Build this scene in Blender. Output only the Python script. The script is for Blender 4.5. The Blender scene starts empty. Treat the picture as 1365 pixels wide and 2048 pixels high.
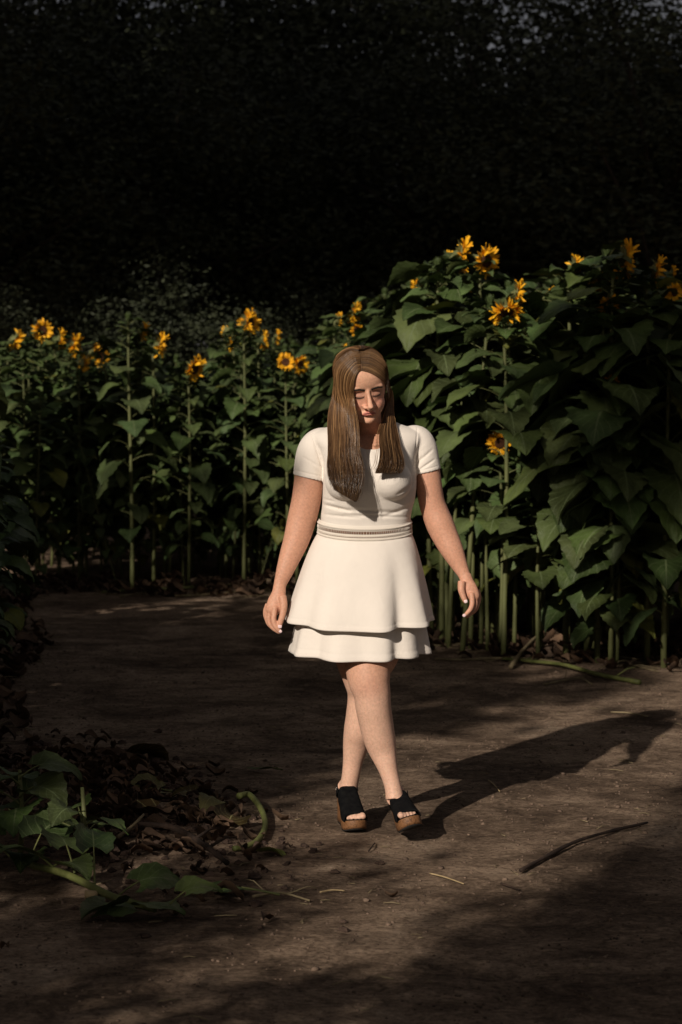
import bpy, bmesh, math, random
import numpy as np
from mathutils import Vector, Matrix, noise
R = math.radians
random.seed(11); rng = np.random.default_rng(11)
scene = bpy.context.scene
col = scene.collection

# ------------------------------------------------------------------ camera, sky, sun
F = 3982.0                       # focal length in photo pixels (1365 x 2048)
CAM = Vector((0, -7.1, 1.45)); PITCH = math.atan(176 / F)
cd = bpy.data.cameras.new('camera'); cam = bpy.data.objects.new('camera', cd); col.objects.link(cam)
cd.sensor_fit = 'VERTICAL'; cd.sensor_height = 36; cd.lens = F / 2048 * 36
cd.clip_start = .1; cd.clip_end = 1500
cam.location = CAM; cam.rotation_euler = (math.pi / 2 - PITCH, 0, 0)
cd.dof.use_dof = True; cd.dof.focus_distance = 7.0; cd.dof.aperture_fstop = 5.0
scene.camera = cam
SUN_AZ, SUN_EL = R(28), R(27)    # sun stands behind the camera, to its left
S = Vector((-math.sin(SUN_AZ) * math.cos(SUN_EL), -math.cos(SUN_AZ) * math.cos(SUN_EL), math.sin(SUN_EL)))
w = bpy.data.worlds.new('World'); scene.world = w; w.use_nodes = True
nt = w.node_tree; bg = nt.nodes['Background']
sky = nt.nodes.new('ShaderNodeTexSky'); sky.sky_type = 'NISHITA'; sky.sun_disc = False
sky.sun_elevation = SUN_EL; sky.sun_rotation = math.atan2(S.x, S.y); sky.dust_density = 6.0; sky.air_density = .7; sky.ozone_density = .4
hz = nt.nodes.new('ShaderNodeMix'); hz.data_type = 'RGBA'; hz.inputs[0].default_value = .65     # thin even cloud over the blue
cn = nt.nodes.new('ShaderNodeTexNoise'); cn.inputs['Scale'].default_value = 3.5; cn.inputs['Detail'].default_value = 7
cr = nt.nodes.new('ShaderNodeValToRGB'); cr.color_ramp.elements[0].color = (2.3, 2.1, 2.05, 1); cr.color_ramp.elements[1].color = (4.6, 4.2, 3.9, 1)
cr.color_ramp.elements[0].position = .35; cr.color_ramp.elements[1].position = .68
nt.links.new(cn.outputs[0], cr.inputs[0]); nt.links.new(sky.outputs[0], hz.inputs[6]); nt.links.new(cr.outputs[0], hz.inputs[7]); nt.links.new(hz.outputs[2], bg.inputs[0]); bg.inputs[1].default_value = 0.042
sd = bpy.data.lights.new('sun', 'SUN'); sd.energy = 4.05; sd.angle = R(.7); sd.color = (1, .89, .77)
so = bpy.data.objects.new('sun', sd); col.objects.link(so); so.rotation_euler = S.to_track_quat('Z', 'Y').to_euler()
scene.view_settings.view_transform = 'Standard'; scene.view_settings.look = 'None'
scene.view_settings.exposure = 0.0; scene.view_settings.gamma = 1

def W(px, py, Y):
    """point on the plane y=Y seen at photo pixel px,py"""
    dx = (px - 682.5) / F; dy = (1024 - py) / F
    d = Vector((dx, math.cos(PITCH) + dy * math.sin(PITCH), -math.sin(PITCH) + dy * math.cos(PITCH)))
    t = (Y - CAM.y) / d.y
    return CAM + d * t
def G(px, py, z=0.0):
    dx = (px - 682.5) / F; dy = (1024 - py) / F
    d = Vector((dx, math.cos(PITCH) + dy * math.sin(PITCH), -math.sin(PITCH) + dy * math.cos(PITCH)))
    return CAM + d * ((z - CAM.z) / d.z)
def pxof(p):
    d = p - CAM
    dep = d.y * math.cos(PITCH) - d.z * math.sin(PITCH)
    up = d.y * math.sin(PITCH) + d.z * math.cos(PITCH)
    return 682.5 + F * d.x / dep, 1024 - F * up / dep

# ------------------------------------------------------------------ materials
def newmat(name):
    m = bpy.data.materials.new(name); m.use_nodes = True
    return m, m.node_tree.nodes, m.node_tree.links, m.node_tree.nodes['Principled BSDF']
def ramp(nodes, stops):
    r = nodes.new('ShaderNodeValToRGB'); e = r.color_ramp.elements
    while len(e) < len(stops): e.new(.5)
    for k, (p, c) in enumerate(stops): e[k].position = p; e[k].color = (*c, 1)
    return r
def noisy(name, c1, c2, scale=20, rough=.8, bump=.3, bscale=60, detail=6, spec=.3, dist=.01, stretch=None, c3=None):
    m, N, L, B = newmat(name)
    tc = N.new('ShaderNodeTexCoord'); src = tc.outputs['Object']
    if stretch:
        mp = N.new('ShaderNodeMapping'); mp.inputs['Scale'].default_value = stretch; L.new(src, mp.inputs[0]); src = mp.outputs[0]
    n = N.new('ShaderNodeTexNoise'); n.inputs['Scale'].default_value = scale; n.inputs['Detail'].default_value = detail
    L.new(src, n.inputs['Vector'])
    st = [(.3, c1), (.7, c2)] if c3 is None else [(.3, c1), (.52, c2), (.72, c3)]
    r = ramp(N, st); L.new(n.outputs[0], r.inputs[0]); L.new(r.outputs[0], B.inputs['Base Color'])
    n2 = N.new('ShaderNodeTexNoise'); n2.inputs['Scale'].default_value = bscale; n2.inputs['Detail'].default_value = 5
    L.new(src, n2.inputs['Vector'])
    b = N.new('ShaderNodeBump'); b.inputs['Strength'].default_value = bump; b.inputs['Distance'].default_value = dist
    L.new(n2.outputs[0], b.inputs['Height']); L.new(b.outputs[0], B.inputs['Normal'])
    B.inputs['Roughness'].default_value = rough; B.inputs['Specular IOR Level'].default_value = spec
    return m
def vcolmat(name, attr='col', rough=.5, spec=.4, sss=0, nscale=90, namt=.25, bump=.1, bscale=500, sheen=0):
    m, N, L, B = newmat(name)
    a = N.new('ShaderNodeAttribute'); a.attribute_name = attr
    tc = N.new('ShaderNodeTexCoord')
    n = N.new('ShaderNodeTexNoise'); n.inputs['Scale'].default_value = nscale; n.inputs['Detail'].default_value = 4
    L.new(tc.outputs['Object'], n.inputs['Vector'])
    mr = N.new('ShaderNodeMapRange'); mr.inputs[1].default_value = .3; mr.inputs[2].default_value = .7
    mr.inputs[3].default_value = 1 - namt; mr.inputs[4].default_value = 1 + namt * .6
    L.new(n.outputs[0], mr.inputs[0])
    mx = N.new('ShaderNodeVectorMath'); mx.operation = 'SCALE'; L.new(a.outputs['Color'], mx.inputs[0]); L.new(mr.outputs[0], mx.inputs['Scale'])
    L.new(mx.outputs[0], B.inputs['Base Color'])
    n2 = N.new('ShaderNodeTexNoise'); n2.inputs['Scale'].default_value = bscale; L.new(tc.outputs['Object'], n2.inputs['Vector'])
    b = N.new('ShaderNodeBump'); b.inputs['Strength'].default_value = bump; b.inputs['Distance'].default_value = .001
    L.new(n2.outputs[0], b.inputs['Height']); L.new(b.outputs[0], B.inputs['Normal'])
    B.inputs['Roughness'].default_value = rough; B.inputs['Specular IOR Level'].default_value = spec
    if sss:
        B.inputs['Subsurface Weight'].default_value = sss; B.inputs['Subsurface Scale'].default_value = .003
        B.inputs['Subsurface Radius'].default_value = (1, .35, .2)
    B.inputs['Sheen Weight'].default_value = sheen
    return m

M_skin = vcolmat('skin', rough=.56, spec=.35, sss=.12, nscale=120, namt=.14, bump=.25, bscale=700)
def skin_freckles(m):
    N, L = m.node_tree.nodes, m.node_tree.links; B = N['Principled BSDF']
    src = B.inputs['Base Color'].links[0].from_socket
    tc = N.new('ShaderNodeTexCoord'); v = N.new('ShaderNodeTexVoronoi'); v.inputs['Scale'].default_value = 110
    L.new(tc.outputs['Object'], v.inputs['Vector'])
    n = N.new('ShaderNodeTexNoise'); n.inputs['Scale'].default_value = 35; L.new(tc.outputs['Object'], n.inputs['Vector'])
    s = N.new('ShaderNodeMath'); s.operation = 'MULTIPLY_ADD'; s.inputs[1].default_value = .5; L.new(n.outputs[0], s.inputs[0]); L.new(v.outputs['Distance'], s.inputs[2])
    r = ramp(N, [(.30, (.72, .62, .55)), (.42, (1, 1, 1))]); L.new(s.outputs[0], r.inputs[0])
    mx = N.new('ShaderNodeMix'); mx.data_type = 'RGBA'; mx.blend_type = 'MULTIPLY'; mx.inputs[0].default_value = .8
    L.new(src, mx.inputs[6]); L.new(r.outputs[0], mx.inputs[7]); L.new(mx.outputs[2], B.inputs['Base Color'])
skin_freckles(M_skin)
M_hair = vcolmat('hair_brown', rough=.32, spec=.5, nscale=40, namt=.1, bump=0)
M_hair.node_tree.nodes['Principled BSDF'].inputs['Anisotropic'].default_value = .6
M_nail = noisy('nail_polish', (.75, .5, .5), (.85, .7, .7), 60, .2, .0)
M_lash = noisy('lash_hair', (.01, .008, .006), (.02, .015, .01), 60, .6, .0)

def fabric(name, c):
    m, N, L, B = newmat(name)
    tc = N.new('ShaderNodeTexCoord')
    n = N.new('ShaderNodeTexNoise'); n.inputs['Scale'].default_value = 9; n.inputs['Detail'].default_value = 5; L.new(tc.outputs['Object'], n.inputs['Vector'])
    r = ramp(N, [(.3, tuple(x * .94 for x in c)), (.7, c)]); L.new(n.outputs[0], r.inputs[0]); L.new(r.outputs[0], B.inputs['Base Color'])
    mp = N.new('ShaderNodeMapping'); mp.inputs['Scale'].default_value = (1, 1, .35); L.new(tc.outputs['Object'], mp.inputs[0])
    n2 = N.new('ShaderNodeTexNoise'); n2.inputs['Scale'].default_value = 900; n2.inputs['Detail'].default_value = 2; L.new(mp.outputs[0], n2.inputs['Vector'])
    n3 = N.new('ShaderNodeTexNoise'); n3.inputs['Scale'].default_value = 14; n3.inputs['Detail'].default_value = 3; n3.inputs['Distortion'].default_value = .6; L.new(tc.outputs['Object'], n3.inputs['Vector'])
    b = N.new('ShaderNodeBump'); b.inputs['Strength'].default_value = .35; b.inputs['Distance'].default_value = .0012; L.new(n2.outputs[0], b.inputs['Height'])
    b2 = N.new('ShaderNodeBump'); b2.inputs['Strength'].default_value = .25; b2.inputs['Distance'].default_value = .012; L.new(n3.outputs[0], b2.inputs['Height']); L.new(b.outputs[0], b2.inputs['Normal'])
    L.new(b2.outputs[0], B.inputs['Normal'])
    B.inputs['Roughness'].default_value = .85; B.inputs['Specular IOR Level'].default_value = .15; B.inputs['Sheen Weight'].default_value = .15
    return m
M_dress = fabric('cream_knit', (.76, .70, .63))
M_lace = fabric('cream_lace', (.74, .68, .60))
M_gap = noisy('lace_opening', (.10, .05, .03), (.16, .085, .05), 80, .9, .1)
M_suede = noisy('black_suede', (.004, .004, .005), (.009, .009, .009), 60, .95, .3, 900, dist=.001, spec=.05)
M_cork = noisy('cork', (.07, .03, .012), (.20, .095, .04), 130, .6, .25, 200, dist=.002, c3=(.15, .065, .025))
M_sole = noisy('rubber_sole', (.008, .007, .006), (.015, .013, .012), 60, .8, .2)
M_metal, N_, L_, B_ = newmat('silver'); B_.inputs['Metallic'].default_value = 1; B_.inputs['Roughness'].default_value = .2
n_ = N_.new('ShaderNodeTexNoise'); n_.inputs['Scale'].default_value = 300; r_ = ramp(N_, [(.3, (.7, .68, .64)), (.7, (.85, .83, .8))]); L_.new(n_.outputs[0], r_.inputs[0]); L_.new(r_.outputs[0], B_.inputs['Base Color'])

def leafmat(name, base, vein, rough=.55):
    m, N, L, B = newmat(name)
    uv = N.new('ShaderNodeUVMap'); sep = N.new('ShaderNodeSeparateXYZ'); L.new(uv.outputs[0], sep.inputs[0])
    def M(op, a, b=None, c=None):
        x = N.new('ShaderNodeMath'); x.operation = op
        for k, v in enumerate((a, b, c)):
            if v is None: continue
            if isinstance(v, (int, float)): x.inputs[k].default_value = v
            else: L.new(v, x.inputs[k])
        return x.outputs[0]
    s = M('ABSOLUTE', M('MULTIPLY_ADD', sep.outputs[0], 2.0, -1.0)); t = sep.outputs[1]
    mid = M('LESS_THAN', s, .035)
    d = M('FRACT', M('MULTIPLY', M('MULTIPLY_ADD', s, -.42, t), 6.0))
    side = M('MULTIPLY', M('LESS_THAN', d, .10), .6)
    v = M('MAXIMUM', mid, side)
    tc = N.new('ShaderNodeTexCoord'); n = N.new('ShaderNodeTexNoise'); n.inputs['Scale'].default_value = 6; n.inputs['Detail'].default_value = 6; L.new(tc.outputs['Object'], n.inputs['Vector'])
    r = ramp(N, [(.3, tuple(x * .6 for x in base)), (.7, tuple(x * 1.35 for x in base))]); L.new(n.outputs[0], r.inputs[0])
    a = N.new('ShaderNodeAttribute'); a.attribute_name = 'col'
    mm = N.new('ShaderNodeMix'); mm.data_type = 'RGBA'; mm.blend_type = 'MULTIPLY'; mm.inputs[0].default_value = 1; L.new(r.outputs[0], mm.inputs[6]); L.new(a.outputs['Color'], mm.inputs[7])
    mx = N.new('ShaderNodeMix'); mx.data_type = 'RGBA'; L.new(v, mx.inputs[0]); L.new(mm.outputs[2], mx.inputs[6]); mx.inputs[7].default_value = (*vein, 1)
    L.new(mx.outputs[2], B.inputs['Base Color'])
    n2 = N.new('ShaderNodeTexNoise'); n2.inputs['Scale'].default_value = 45; n2.inputs['Detail'].default_value = 4; L.new(tc.outputs['Object'], n2.inputs['Vector'])
    h = M('MULTIPLY_ADD', v, -.5, n2.outputs[0])
    b = N.new('ShaderNodeBump'); b.inputs['Strength'].default_value = .6; b.inputs['Distance'].default_value = .01; L.new(h, b.inputs['Height']); L.new(b.outputs[0], B.inputs['Normal'])
    B.inputs['Roughness'].default_value = rough; B.inputs['Specular IOR Level'].default_value = .22
    return m
M_leaf = leafmat('sunflower_leaf', (.055, .080, .026), (.105, .135, .060))
M_leafdry = leafmat('wilted_leaf', (.13, .12, .045), (.2, .18, .08))
M_leafcut = leafmat('cut_leaf', (.08, .13, .03), (.2, .26, .09))
M_stem = noisy('green_stem', (.075, .085, .03), (.15, .16, .06), 5, .6, .3, 120, stretch=(1, 1, .15), dist=.004)
M_petal = noisy('yellow_petal', (.74, .33, .008), (.86, .50, .02), 30, .6, .3, 90, dist=.003)
M_disc = noisy('seed_disc', (.02, .008, .004), (.10, .035, .01), 160, .9, .9, 300, dist=.006)
M_dry = noisy('dry_stalk', (.10, .075, .04), (.26, .21, .12), 14, .8, .5, 90, stretch=(1, 1, 1), dist=.004)
M_twig = noisy('dark_twig', (.012, .008, .006), (.05, .03, .02), 18, .85, .5, 70)
M_greenstalk = noisy('fallen_green_stalk', (.07, .085, .022), (.17, .18, .06), 16, .55, .3, 90)
M_straw = noisy('straw', (.22, .16, .08), (.42, .32, .18), 30, .8, .3)
M_bark = noisy('bark', (.012, .009, .007), (.05, .04, .03), 5, .9, .8, 14, dist=.05)
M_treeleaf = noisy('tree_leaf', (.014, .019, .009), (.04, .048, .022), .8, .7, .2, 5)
M_pebble = noisy('pebble', (.05, .034, .025), (.13, .09, .065), 3, .9, .6, 60, dist=.006, c3=(.22, .155, .11))
M_clod = noisy('soil_clod', (.025, .014, .010), (.085, .055, .04), 18, .95, 1, 60, dist=.01)

def groundmat():
    m, N, L, B = newmat('packed_earth')
    tc = N.new('ShaderNodeTexCoord')
    def nz(scale, det=8, rough=.6, st=None, dis=0):
        n = N.new('ShaderNodeTexNoise'); n.inputs['Scale'].default_value = scale; n.inputs['Detail'].default_value = det; n.inputs['Roughness'].default_value = rough; n.inputs['Distortion'].default_value = dis
        if st:
            mp = N.new('ShaderNodeMapping'); mp.inputs['Scale'].default_value = st; L.new(tc.outputs['Object'], mp.inputs[0]); L.new(mp.outputs[0], n.inputs['Vector'])
        else: L.new(tc.outputs['Object'], n.inputs['Vector'])
        return n.outputs[0]
    a = nz(1.3, 10, .66, (1, 1.1, 1), .6); b = nz(8, 10, .78, (.85, 1.1, 1), 1.2); c = nz(55, 6, .78, (.9, 1, 1))
    r1 = ramp(N, [(.42, (.07, .046, .032)), (.52, (.20, .140, .097)), (.61, (.40, .29, .205)), (.72, (.64, .49, .36))])
    add = N.new('ShaderNodeMath'); add.operation = 'MULTIPLY_ADD'; add.inputs[1].default_value = .5; L.new(b, add.inputs[0])
    h = N.new('ShaderNodeMath'); h.operation = 'MULTIPLY'; h.inputs[1].default_value = .62; L.new(a, h.inputs[0]); L.new(h.outputs[0], add.inputs[2]); L.new(add.outputs[0], r1.inputs[0])
    r2 = ramp(N, [(.36, (.22, .19, .17)), (.47, (.8, .78, .76)), (.55, (1, 1, 1)), (.70, (1.6, 1.5, 1.4))]); L.new(c, r2.inputs[0])
    mx = N.new('ShaderNodeMix'); mx.data_type = 'RGBA'; mx.blend_type = 'MULTIPLY'; mx.inputs[0].default_value = .85; L.new(r1.outputs[0], mx.inputs[6]); L.new(r2.outputs[0], mx.inputs[7])
    L.new(mx.outputs[2], B.inputs['Base Color'])
    b1 = N.new('ShaderNodeBump'); b1.inputs['Strength'].default_value = 1; b1.inputs['Distance'].default_value = .045; L.new(b, b1.inputs['Height'])
    b2 = N.new('ShaderNodeBump'); b2.inputs['Strength'].default_value = 1; b2.inputs['Distance'].default_value = .010; L.new(c, b2.inputs['Height']); L.new(b1.outputs[0], b2.inputs['Normal'])
    L.new(b2.outputs[0], B.inputs['Normal'])
    B.inputs['Roughness'].default_value = .92; B.inputs['Specular IOR Level'].default_value = .15
    return m
M_ground = groundmat()

# ------------------------------------------------------------------ helpers
class MB:
    def __init__(s): s.v = []; s.f = []; s.mi = []; s.uv = []; s.c = []; s.cur = (1, 1, 1)
    def add(s, vs, fs, mi=0, uvs=None, c=None):
        o = len(s.v); s.v += [tuple(p) for p in vs]; s.c += [c or s.cur] * len(vs)
        s.uv += uvs if uvs else [(0, 0)] * len(vs)
        for f in fs: s.f.append(tuple(i + o for i in f)); s.mi.append(mi)
    def tube(s, pts, rad, n=8, mi=0, caps=True, ref=None, c=None, close=False):
        pts = [Vector(p) for p in pts]; k = len(pts)
        vs = []; prev = None
        for i, p in enumerate(pts):
            if close: t = pts[(i + 1) % k] - pts[i - 1]
            else: t = pts[min(i + 1, k - 1)] - pts[max(i - 1, 0)]
            t.normalize()
            if prev is None:
                r = Vector(ref) if ref else (Vector((0, 1, 0)) if abs(t.y) < .8 else Vector((1, 0, 0)))
            else: r = prev
            a = (r - t * r.dot(t)).normalized(); prev = a; b = t.cross(a)
            ra, rb = rad[i] if isinstance(rad[i], (tuple, list)) else (rad[i], rad[i])
            for j in range(n):
                th = 2 * math.pi * j / n
                vs.append(p + a * (ra * math.cos(th)) + b * (rb * math.sin(th)))
        fs = []
        for i in range(k if close else k - 1):
            i2 = (i + 1) % k
            for j in range(n): j2 = (j + 1) % n; fs.append((i * n + j, i * n + j2, i2 * n + j2, i2 * n + j))
        if caps and not close: fs.append(tuple(range(n - 1, -1, -1))); fs.append(tuple((k - 1) * n + j for j in range(n)))
        s.add(vs, fs, mi, c=c)
    def ball(s, c, r, nu=14, nv=9, mi=0, mat=None):
        r = r if isinstance(r, (tuple, list)) else (r, r, r); c = Vector(c)
        vs = []
        for i in range(nv + 1):
            ph = math.pi * i / nv
            for j in range(nu):
                th = 2 * math.pi * j / nu
                p = Vector((r[0] * math.sin(ph) * math.cos(th), r[1] * math.sin(ph) * math.sin(th), r[2] * math.cos(ph)))
                vs.append(c + p if mat is None else mat @ (c + p))
        fs = [(i * nu + j, i * nu + (j + 1) % nu, (i + 1) * nu + (j + 1) % nu, (i + 1) * nu + j) for i in range(nv) for j in range(nu)]
        s.add(vs, [f[::-1] for f in fs], mi)
    def grid(s, rows, mi=0, closeu=False, uv=None, caps=False):
        n = len(rows[0]); k = len(rows); vs = [p for r in rows for p in r]
        fs = []
        for i in range(k - 1):
            for j in range(n if closeu else n - 1): j2 = (j + 1) % n; fs.append((i * n + j, i * n + j2, (i + 1) * n + j2, (i + 1) * n + j))
        if caps: fs.append(tuple(range(n - 1, -1, -1))); fs.append(tuple((k - 1) * n + j for j in range(n)))
        s.add(vs, fs, mi, uvs=uv)
    def mesh(s, name, mats, smooth=True):
        me = bpy.data.meshes.new(name); me.from_pydata([tuple(v) for v in s.v], [], s.f)
        for m in (mats if isinstance(mats, (list, tuple)) else [mats]): me.materials.append(m)
        me.polygons.foreach_set('material_index', s.mi)
        me.polygons.foreach_set('use_smooth', [smooth] * len(s.f))
        at = me.attributes.new('col', 'FLOAT_COLOR', 'POINT')
        at.data.foreach_set('color', np.array([(c[0], c[1], c[2], 1) for c in s.c], dtype=np.float32).ravel())
        ul = me.uv_layers.new(name='UVMap'); li = np.empty(len(me.loops), dtype=np.int32); me.loops.foreach_get('vertex_index', li)
        ul.data.foreach_set('uv', np.array(s.uv, dtype=np.float32)[li].ravel())
        me.update(); return me
    def obj(s, name, mats, parent=None, smooth=True):
        return link(name, s.mesh(name, mats, smooth), parent)
def link(name, me, parent=None):
    o = bpy.data.objects.new(name, me); col.objects.link(o)
    if parent: o.parent = parent
    return o
def tag(o, label=None, cat=None, group=None, kind=None):
    if label: o['label'] = label
    if cat: o['category'] = cat
    if group: o['group'] = group
    if kind: o['kind'] = kind
    return o
def empty(name, loc=(0, 0, 0), rz=0):
    o = bpy.data.objects.new(name, None); col.objects.link(o); o.location = loc; o.rotation_euler.z = rz
    o.empty_display_size = .2
    return o
def copy_tree(o, parent=None):
    c = o.copy(); col.objects.link(c); c.parent = parent
    for ch in kids.get(o.name, []): copy_tree_child(ch, c)
    return c
kids = {}
def copy_tree_child(ch, parent):
    c = ch.copy(); col.objects.link(c); c.parent = parent
    for g in kids.get(ch.name, []):
        d = g.copy(); col.objects.link(d); d.parent = c
def reg(o):
    if o.parent: kids.setdefault(o.parent.name, []).append(o)
    return o
def catmull(P, n):
    P = [np.array(p, float) for p in P]; P = [2 * P[0] - P[1]] + P + [2 * P[-1] - P[-2]]
    out = []; k = len(P) - 3
    for q in range(n):
        u = q / (n - 1) * k; i = min(int(u), k - 1); t = u - i
        a, b, c, d = P[i:i + 4]
        out.append(.5 * ((2 * b) + (-a + c) * t + (2 * a - 5 * b + 4 * c - d) * t * t + (-a + 3 * b - 3 * c + d) * t ** 3))
    return out
def remeshed(mb, voxel, smooth=3, name='tmp', fac=.5):
    me = mb.mesh(name, M_skin); o = bpy.data.objects.new(name, me); col.objects.link(o)
    r = o.modifiers.new('r', 'REMESH'); r.mode = 'VOXEL'; r.voxel_size = voxel; r.use_smooth_shade = True
    if smooth: s_ = o.modifiers.new('s', 'SMOOTH'); s_.iterations = smooth; s_.factor = fac
    dg = bpy.context.evaluated_depsgraph_get(); out = bpy.data.meshes.new_from_object(o.evaluated_get(dg))
    bpy.data.objects.remove(o); bpy.data.meshes.remove(me)
    out.name = name
    return out
def coords(me):
    a = np.empty(len(me.vertices) * 3, dtype=np.float32); me.vertices.foreach_get('co', a); return a.reshape(-1, 3)
def setcol(me, C):
    at = me.attributes.get('col') or me.attributes.new('col', 'FLOAT_COLOR', 'POINT')
    C4 = np.ones((len(C), 4), dtype=np.float32); C4[:, :3] = C; at.data.foreach_set('color', C4.ravel())

# ------------------------------------------------------------------ ground and path
def gh(x, y):
    """height of the ground"""
    v = Vector((x * .9, y * .9, 0)); h = .012 * noise.noise(v) + .006 * noise.noise(v * 3.1) + .003 * noise.noise(v * 9) + .005 * noise.noise(v * 4.7 + Vector((7, 3, 0))) ** 2 * 4 - .004 * abs(noise.noise(v * 6.1))
    # trampled ridge of soil and wilted leaves on the left of the path
    m = math.exp(-((x + .86 - (y - .35) * -.26) / .34) ** 2 - ((y - .45) / 1.0) ** 2)
    h += m * (.075 + .05 * noise.noise(v * 5) + .03 * noise.noise(v * 13))
    r = math.hypot(x - .12, y + .05); h *= min(1, .12 + r / .9)
    e = edge(x, y)
    if e > 0: h += min(e, 1) * (.03 + .05 * noise.noise(v * 2.3) + .02 * noise.noise(v * 8))
    return h
def edge(x, y):
    """metres inside the sunflower field (positive), path elsewhere"""
    # far edge of the path, left part
    fl = y - (9.75 + .15 * math.sin(x * 1.7)) if x < .9 else -1
    # right block: a line running from behind the woman to the near right
    nx, ny = .60, .80
    fr = (x - .55) * nx + (y - 5.55) * ny + .12 * math.sin(x * 2.2)
    if x < .35: fr = min(fr, (x - .35) * 3 + .6) if x > .1 else -1
    # left block
    flb = (-1.32 - .14 * max(y, 0)) - x + .1 * math.sin(y * 1.3) if y < 9.5 else -1
    if y < -1.2: flb = -1
    return max(fl, fr, flb)
xs = sorted(set([round(-6 + .055 * i, 4) for i in range(220)] + [-400, -150, -60, -30, -18, -12, -9, -7.2, 7, 9, 12, 18, 30, 60, 150, 400]))
ys = sorted(set([round(-6 + .06 * i, 4) for i in range(310)] + [-300, -100, -40, -20, -12, -8.5, 14, 16, 19, 24, 30, 40, 60, 100, 200, 400, 700]))
V = []; idx = {}
for j, y in enumerate(ys):
    for i, x in enumerate(xs):
        near = -6 < x < 6.2 and -6 < y < 13
        V.append((x, y, gh(x, y) if near else (0.0)))
nx_ = len(xs); pa, gr = [], []
for j in range(len(ys) - 1):
    for i in range(nx_ - 1):
        f = (j * nx_ + i, j * nx_ + i + 1, (j + 1) * nx_ + i + 1, (j + 1) * nx_ + i)
        cx, cy = (xs[i] + xs[i + 1]) / 2, (ys[j] + ys[j + 1]) / 2
        (pa if (edge(cx, cy) < 0 and -4 < cx < 4 and -9 < cy < 11) else gr).append(f)
def submesh(name, faces):
    used = sorted({i for f in faces for i in f}); mp = {o: n for n, o in enumerate(used)}
    me = bpy.data.meshes.new(name); me.from_pydata([V[i] for i in used], [], [tuple(mp[i] for i in f) for f in faces])
    me.polygons.foreach_set('use_smooth', [True] * len(faces)); me.materials.append(M_ground); me.update(); return link(name, me)
tag(submesh('dirt_path', pa), kind='structure'); tag(submesh('ground', gr), kind='structure')

# ------------------------------------------------------------------ the dark wood behind the field
def make_crown(seed, nclump, per, size, spread=.34):
    r = np.random.default_rng(seed)
    # clumps spread through an uneven egg, leaves scattered round each
    d = r.normal(size=(nclump, 3)); d /= np.linalg.norm(d, axis=1, keepdims=True)
    rad = r.uniform(.35, 1, (nclump, 1)) ** .6
    lob = 1 + .22 * np.sin(d[:, :1] * 5 + seed) + .18 * np.sin(d[:, 2:] * 7 + seed * 2)
    C_ = d * rad * lob * np.array([[3.0, 3.0, 4.6]]) + np.array([[0, 0, 6.4]])
    C_ = C_[C_[:, 2] > .9]
    L = np.repeat(C_, per, axis=0); L = L + r.normal(size=L.shape) * np.array([[spread, spread, spread * .75]])
    n = len(L); sz = size * r.uniform(.6, 1.3, (n, 1))
    a = r.normal(size=(n, 3)); a[:, 2] *= .6; a /= np.linalg.norm(a, axis=1, keepdims=True)
    b_ = np.cross(a, r.normal(size=(n, 3))); b_ /= np.linalg.norm(b_, axis=1, keepdims=True)
    Vv = np.stack([L - a * sz, L + b_ * sz * .45, L + a * sz, L - b_ * sz * .45], 1).reshape(-1, 3)
    me = bpy.data.meshes.new('crown'); me.vertices.add(len(Vv)); me.vertices.foreach_set('co', Vv.astype(np.float32).ravel())
    me.loops.add(n * 4); me.loops.foreach_set('vertex_index', np.arange(n * 4, dtype=np.int32))
    me.polygons.add(n); me.polygons.foreach_set('loop_start', np.arange(0, n * 4, 4, dtype=np.int32))
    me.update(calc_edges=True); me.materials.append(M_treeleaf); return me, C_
crowns = [make_crown(s, 80, 380, .075, .56) for s in (3, 8)] + [make_crown(s, 100, 210, .085, .46) for s in (21, 34)]
def make_trunk(seed, C_):
    r = random.Random(seed); mb = MB()
    mb.tube([(0, 0, -.2), (.05, .02, 1.5), (-.05, .05, 4), (.05, 0, 6.2), (0, 0, 8.2)], [.30, .22, .17, .11, .02], 9)
    for k in range(26):
        c = C_[r.randrange(len(C_))]; z0 = max(1.2, c[2] * r.uniform(.45, .8)); q = Vector((0, 0, z0))
        mb.tube([q, q.lerp(Vector(c), .5) + Vector((0, 0, .3)), Vector(c)], [.07, .045, .015], 5)
    return mb.mesh('trunk', M_bark)
trunks = [make_trunk(5 + i, c[1]) for i, c in enumerate(crowns)]
def tree(x, y, sx, sz, kind, label, group, rz=None):
    t = empty('tree', (x, y, 0), random.uniform(0, 6.28) if rz is None else rz); tag(t, label, 'tree', group)
    t.scale = (sx, sx, sz)
    link('trunk', trunks[kind], t); link('crown', crowns[kind][0], t)
    return t
# px of crown centre, depth, height in metres
TL = [(-60, 34, 8.5), (130, 39, 9.3), (330, 36, 8.2), (520, 40, 9.0), (690, 43, 9.4), (860, 38, 8.6), (1030, 36, 8.4), (1190, 41, 9.0), (1330, 35, 8.6), (1480, 38, 9),
      (10, 47, 13.8), (190, 49, 14.4), (370, 50, 15.4), (540, 52, 15.2), (725, 50, 13.0), (900, 51, 15.2), (1075, 49, 14.3), (1255, 50, 11.0), (1400, 52, 11.3)]
front_words = ['first', 'second', 'third', 'fourth', 'fifth', 'sixth', 'seventh', 'eighth', 'ninth', 'tenth']
for k, (px, D, H) in enumerate(TL):
    x = (px - 682.5) / F * D
    if k < 10: lb = front_words[k] + ' tree from the left in the front row of the dark wood'
    else: lb = front_words[k - 10] + ' tree from the left in the tall rear row, sky showing through its top'
    tree(x, D - 7.1, (1.0 * H / 11 if k > 9 else H / 8.5) * random.uniform(.95, 1.1), H / 11, k % 2 + (2 if k > 9 else 0), lb, 'trees of the dark wood behind the field')
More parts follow.
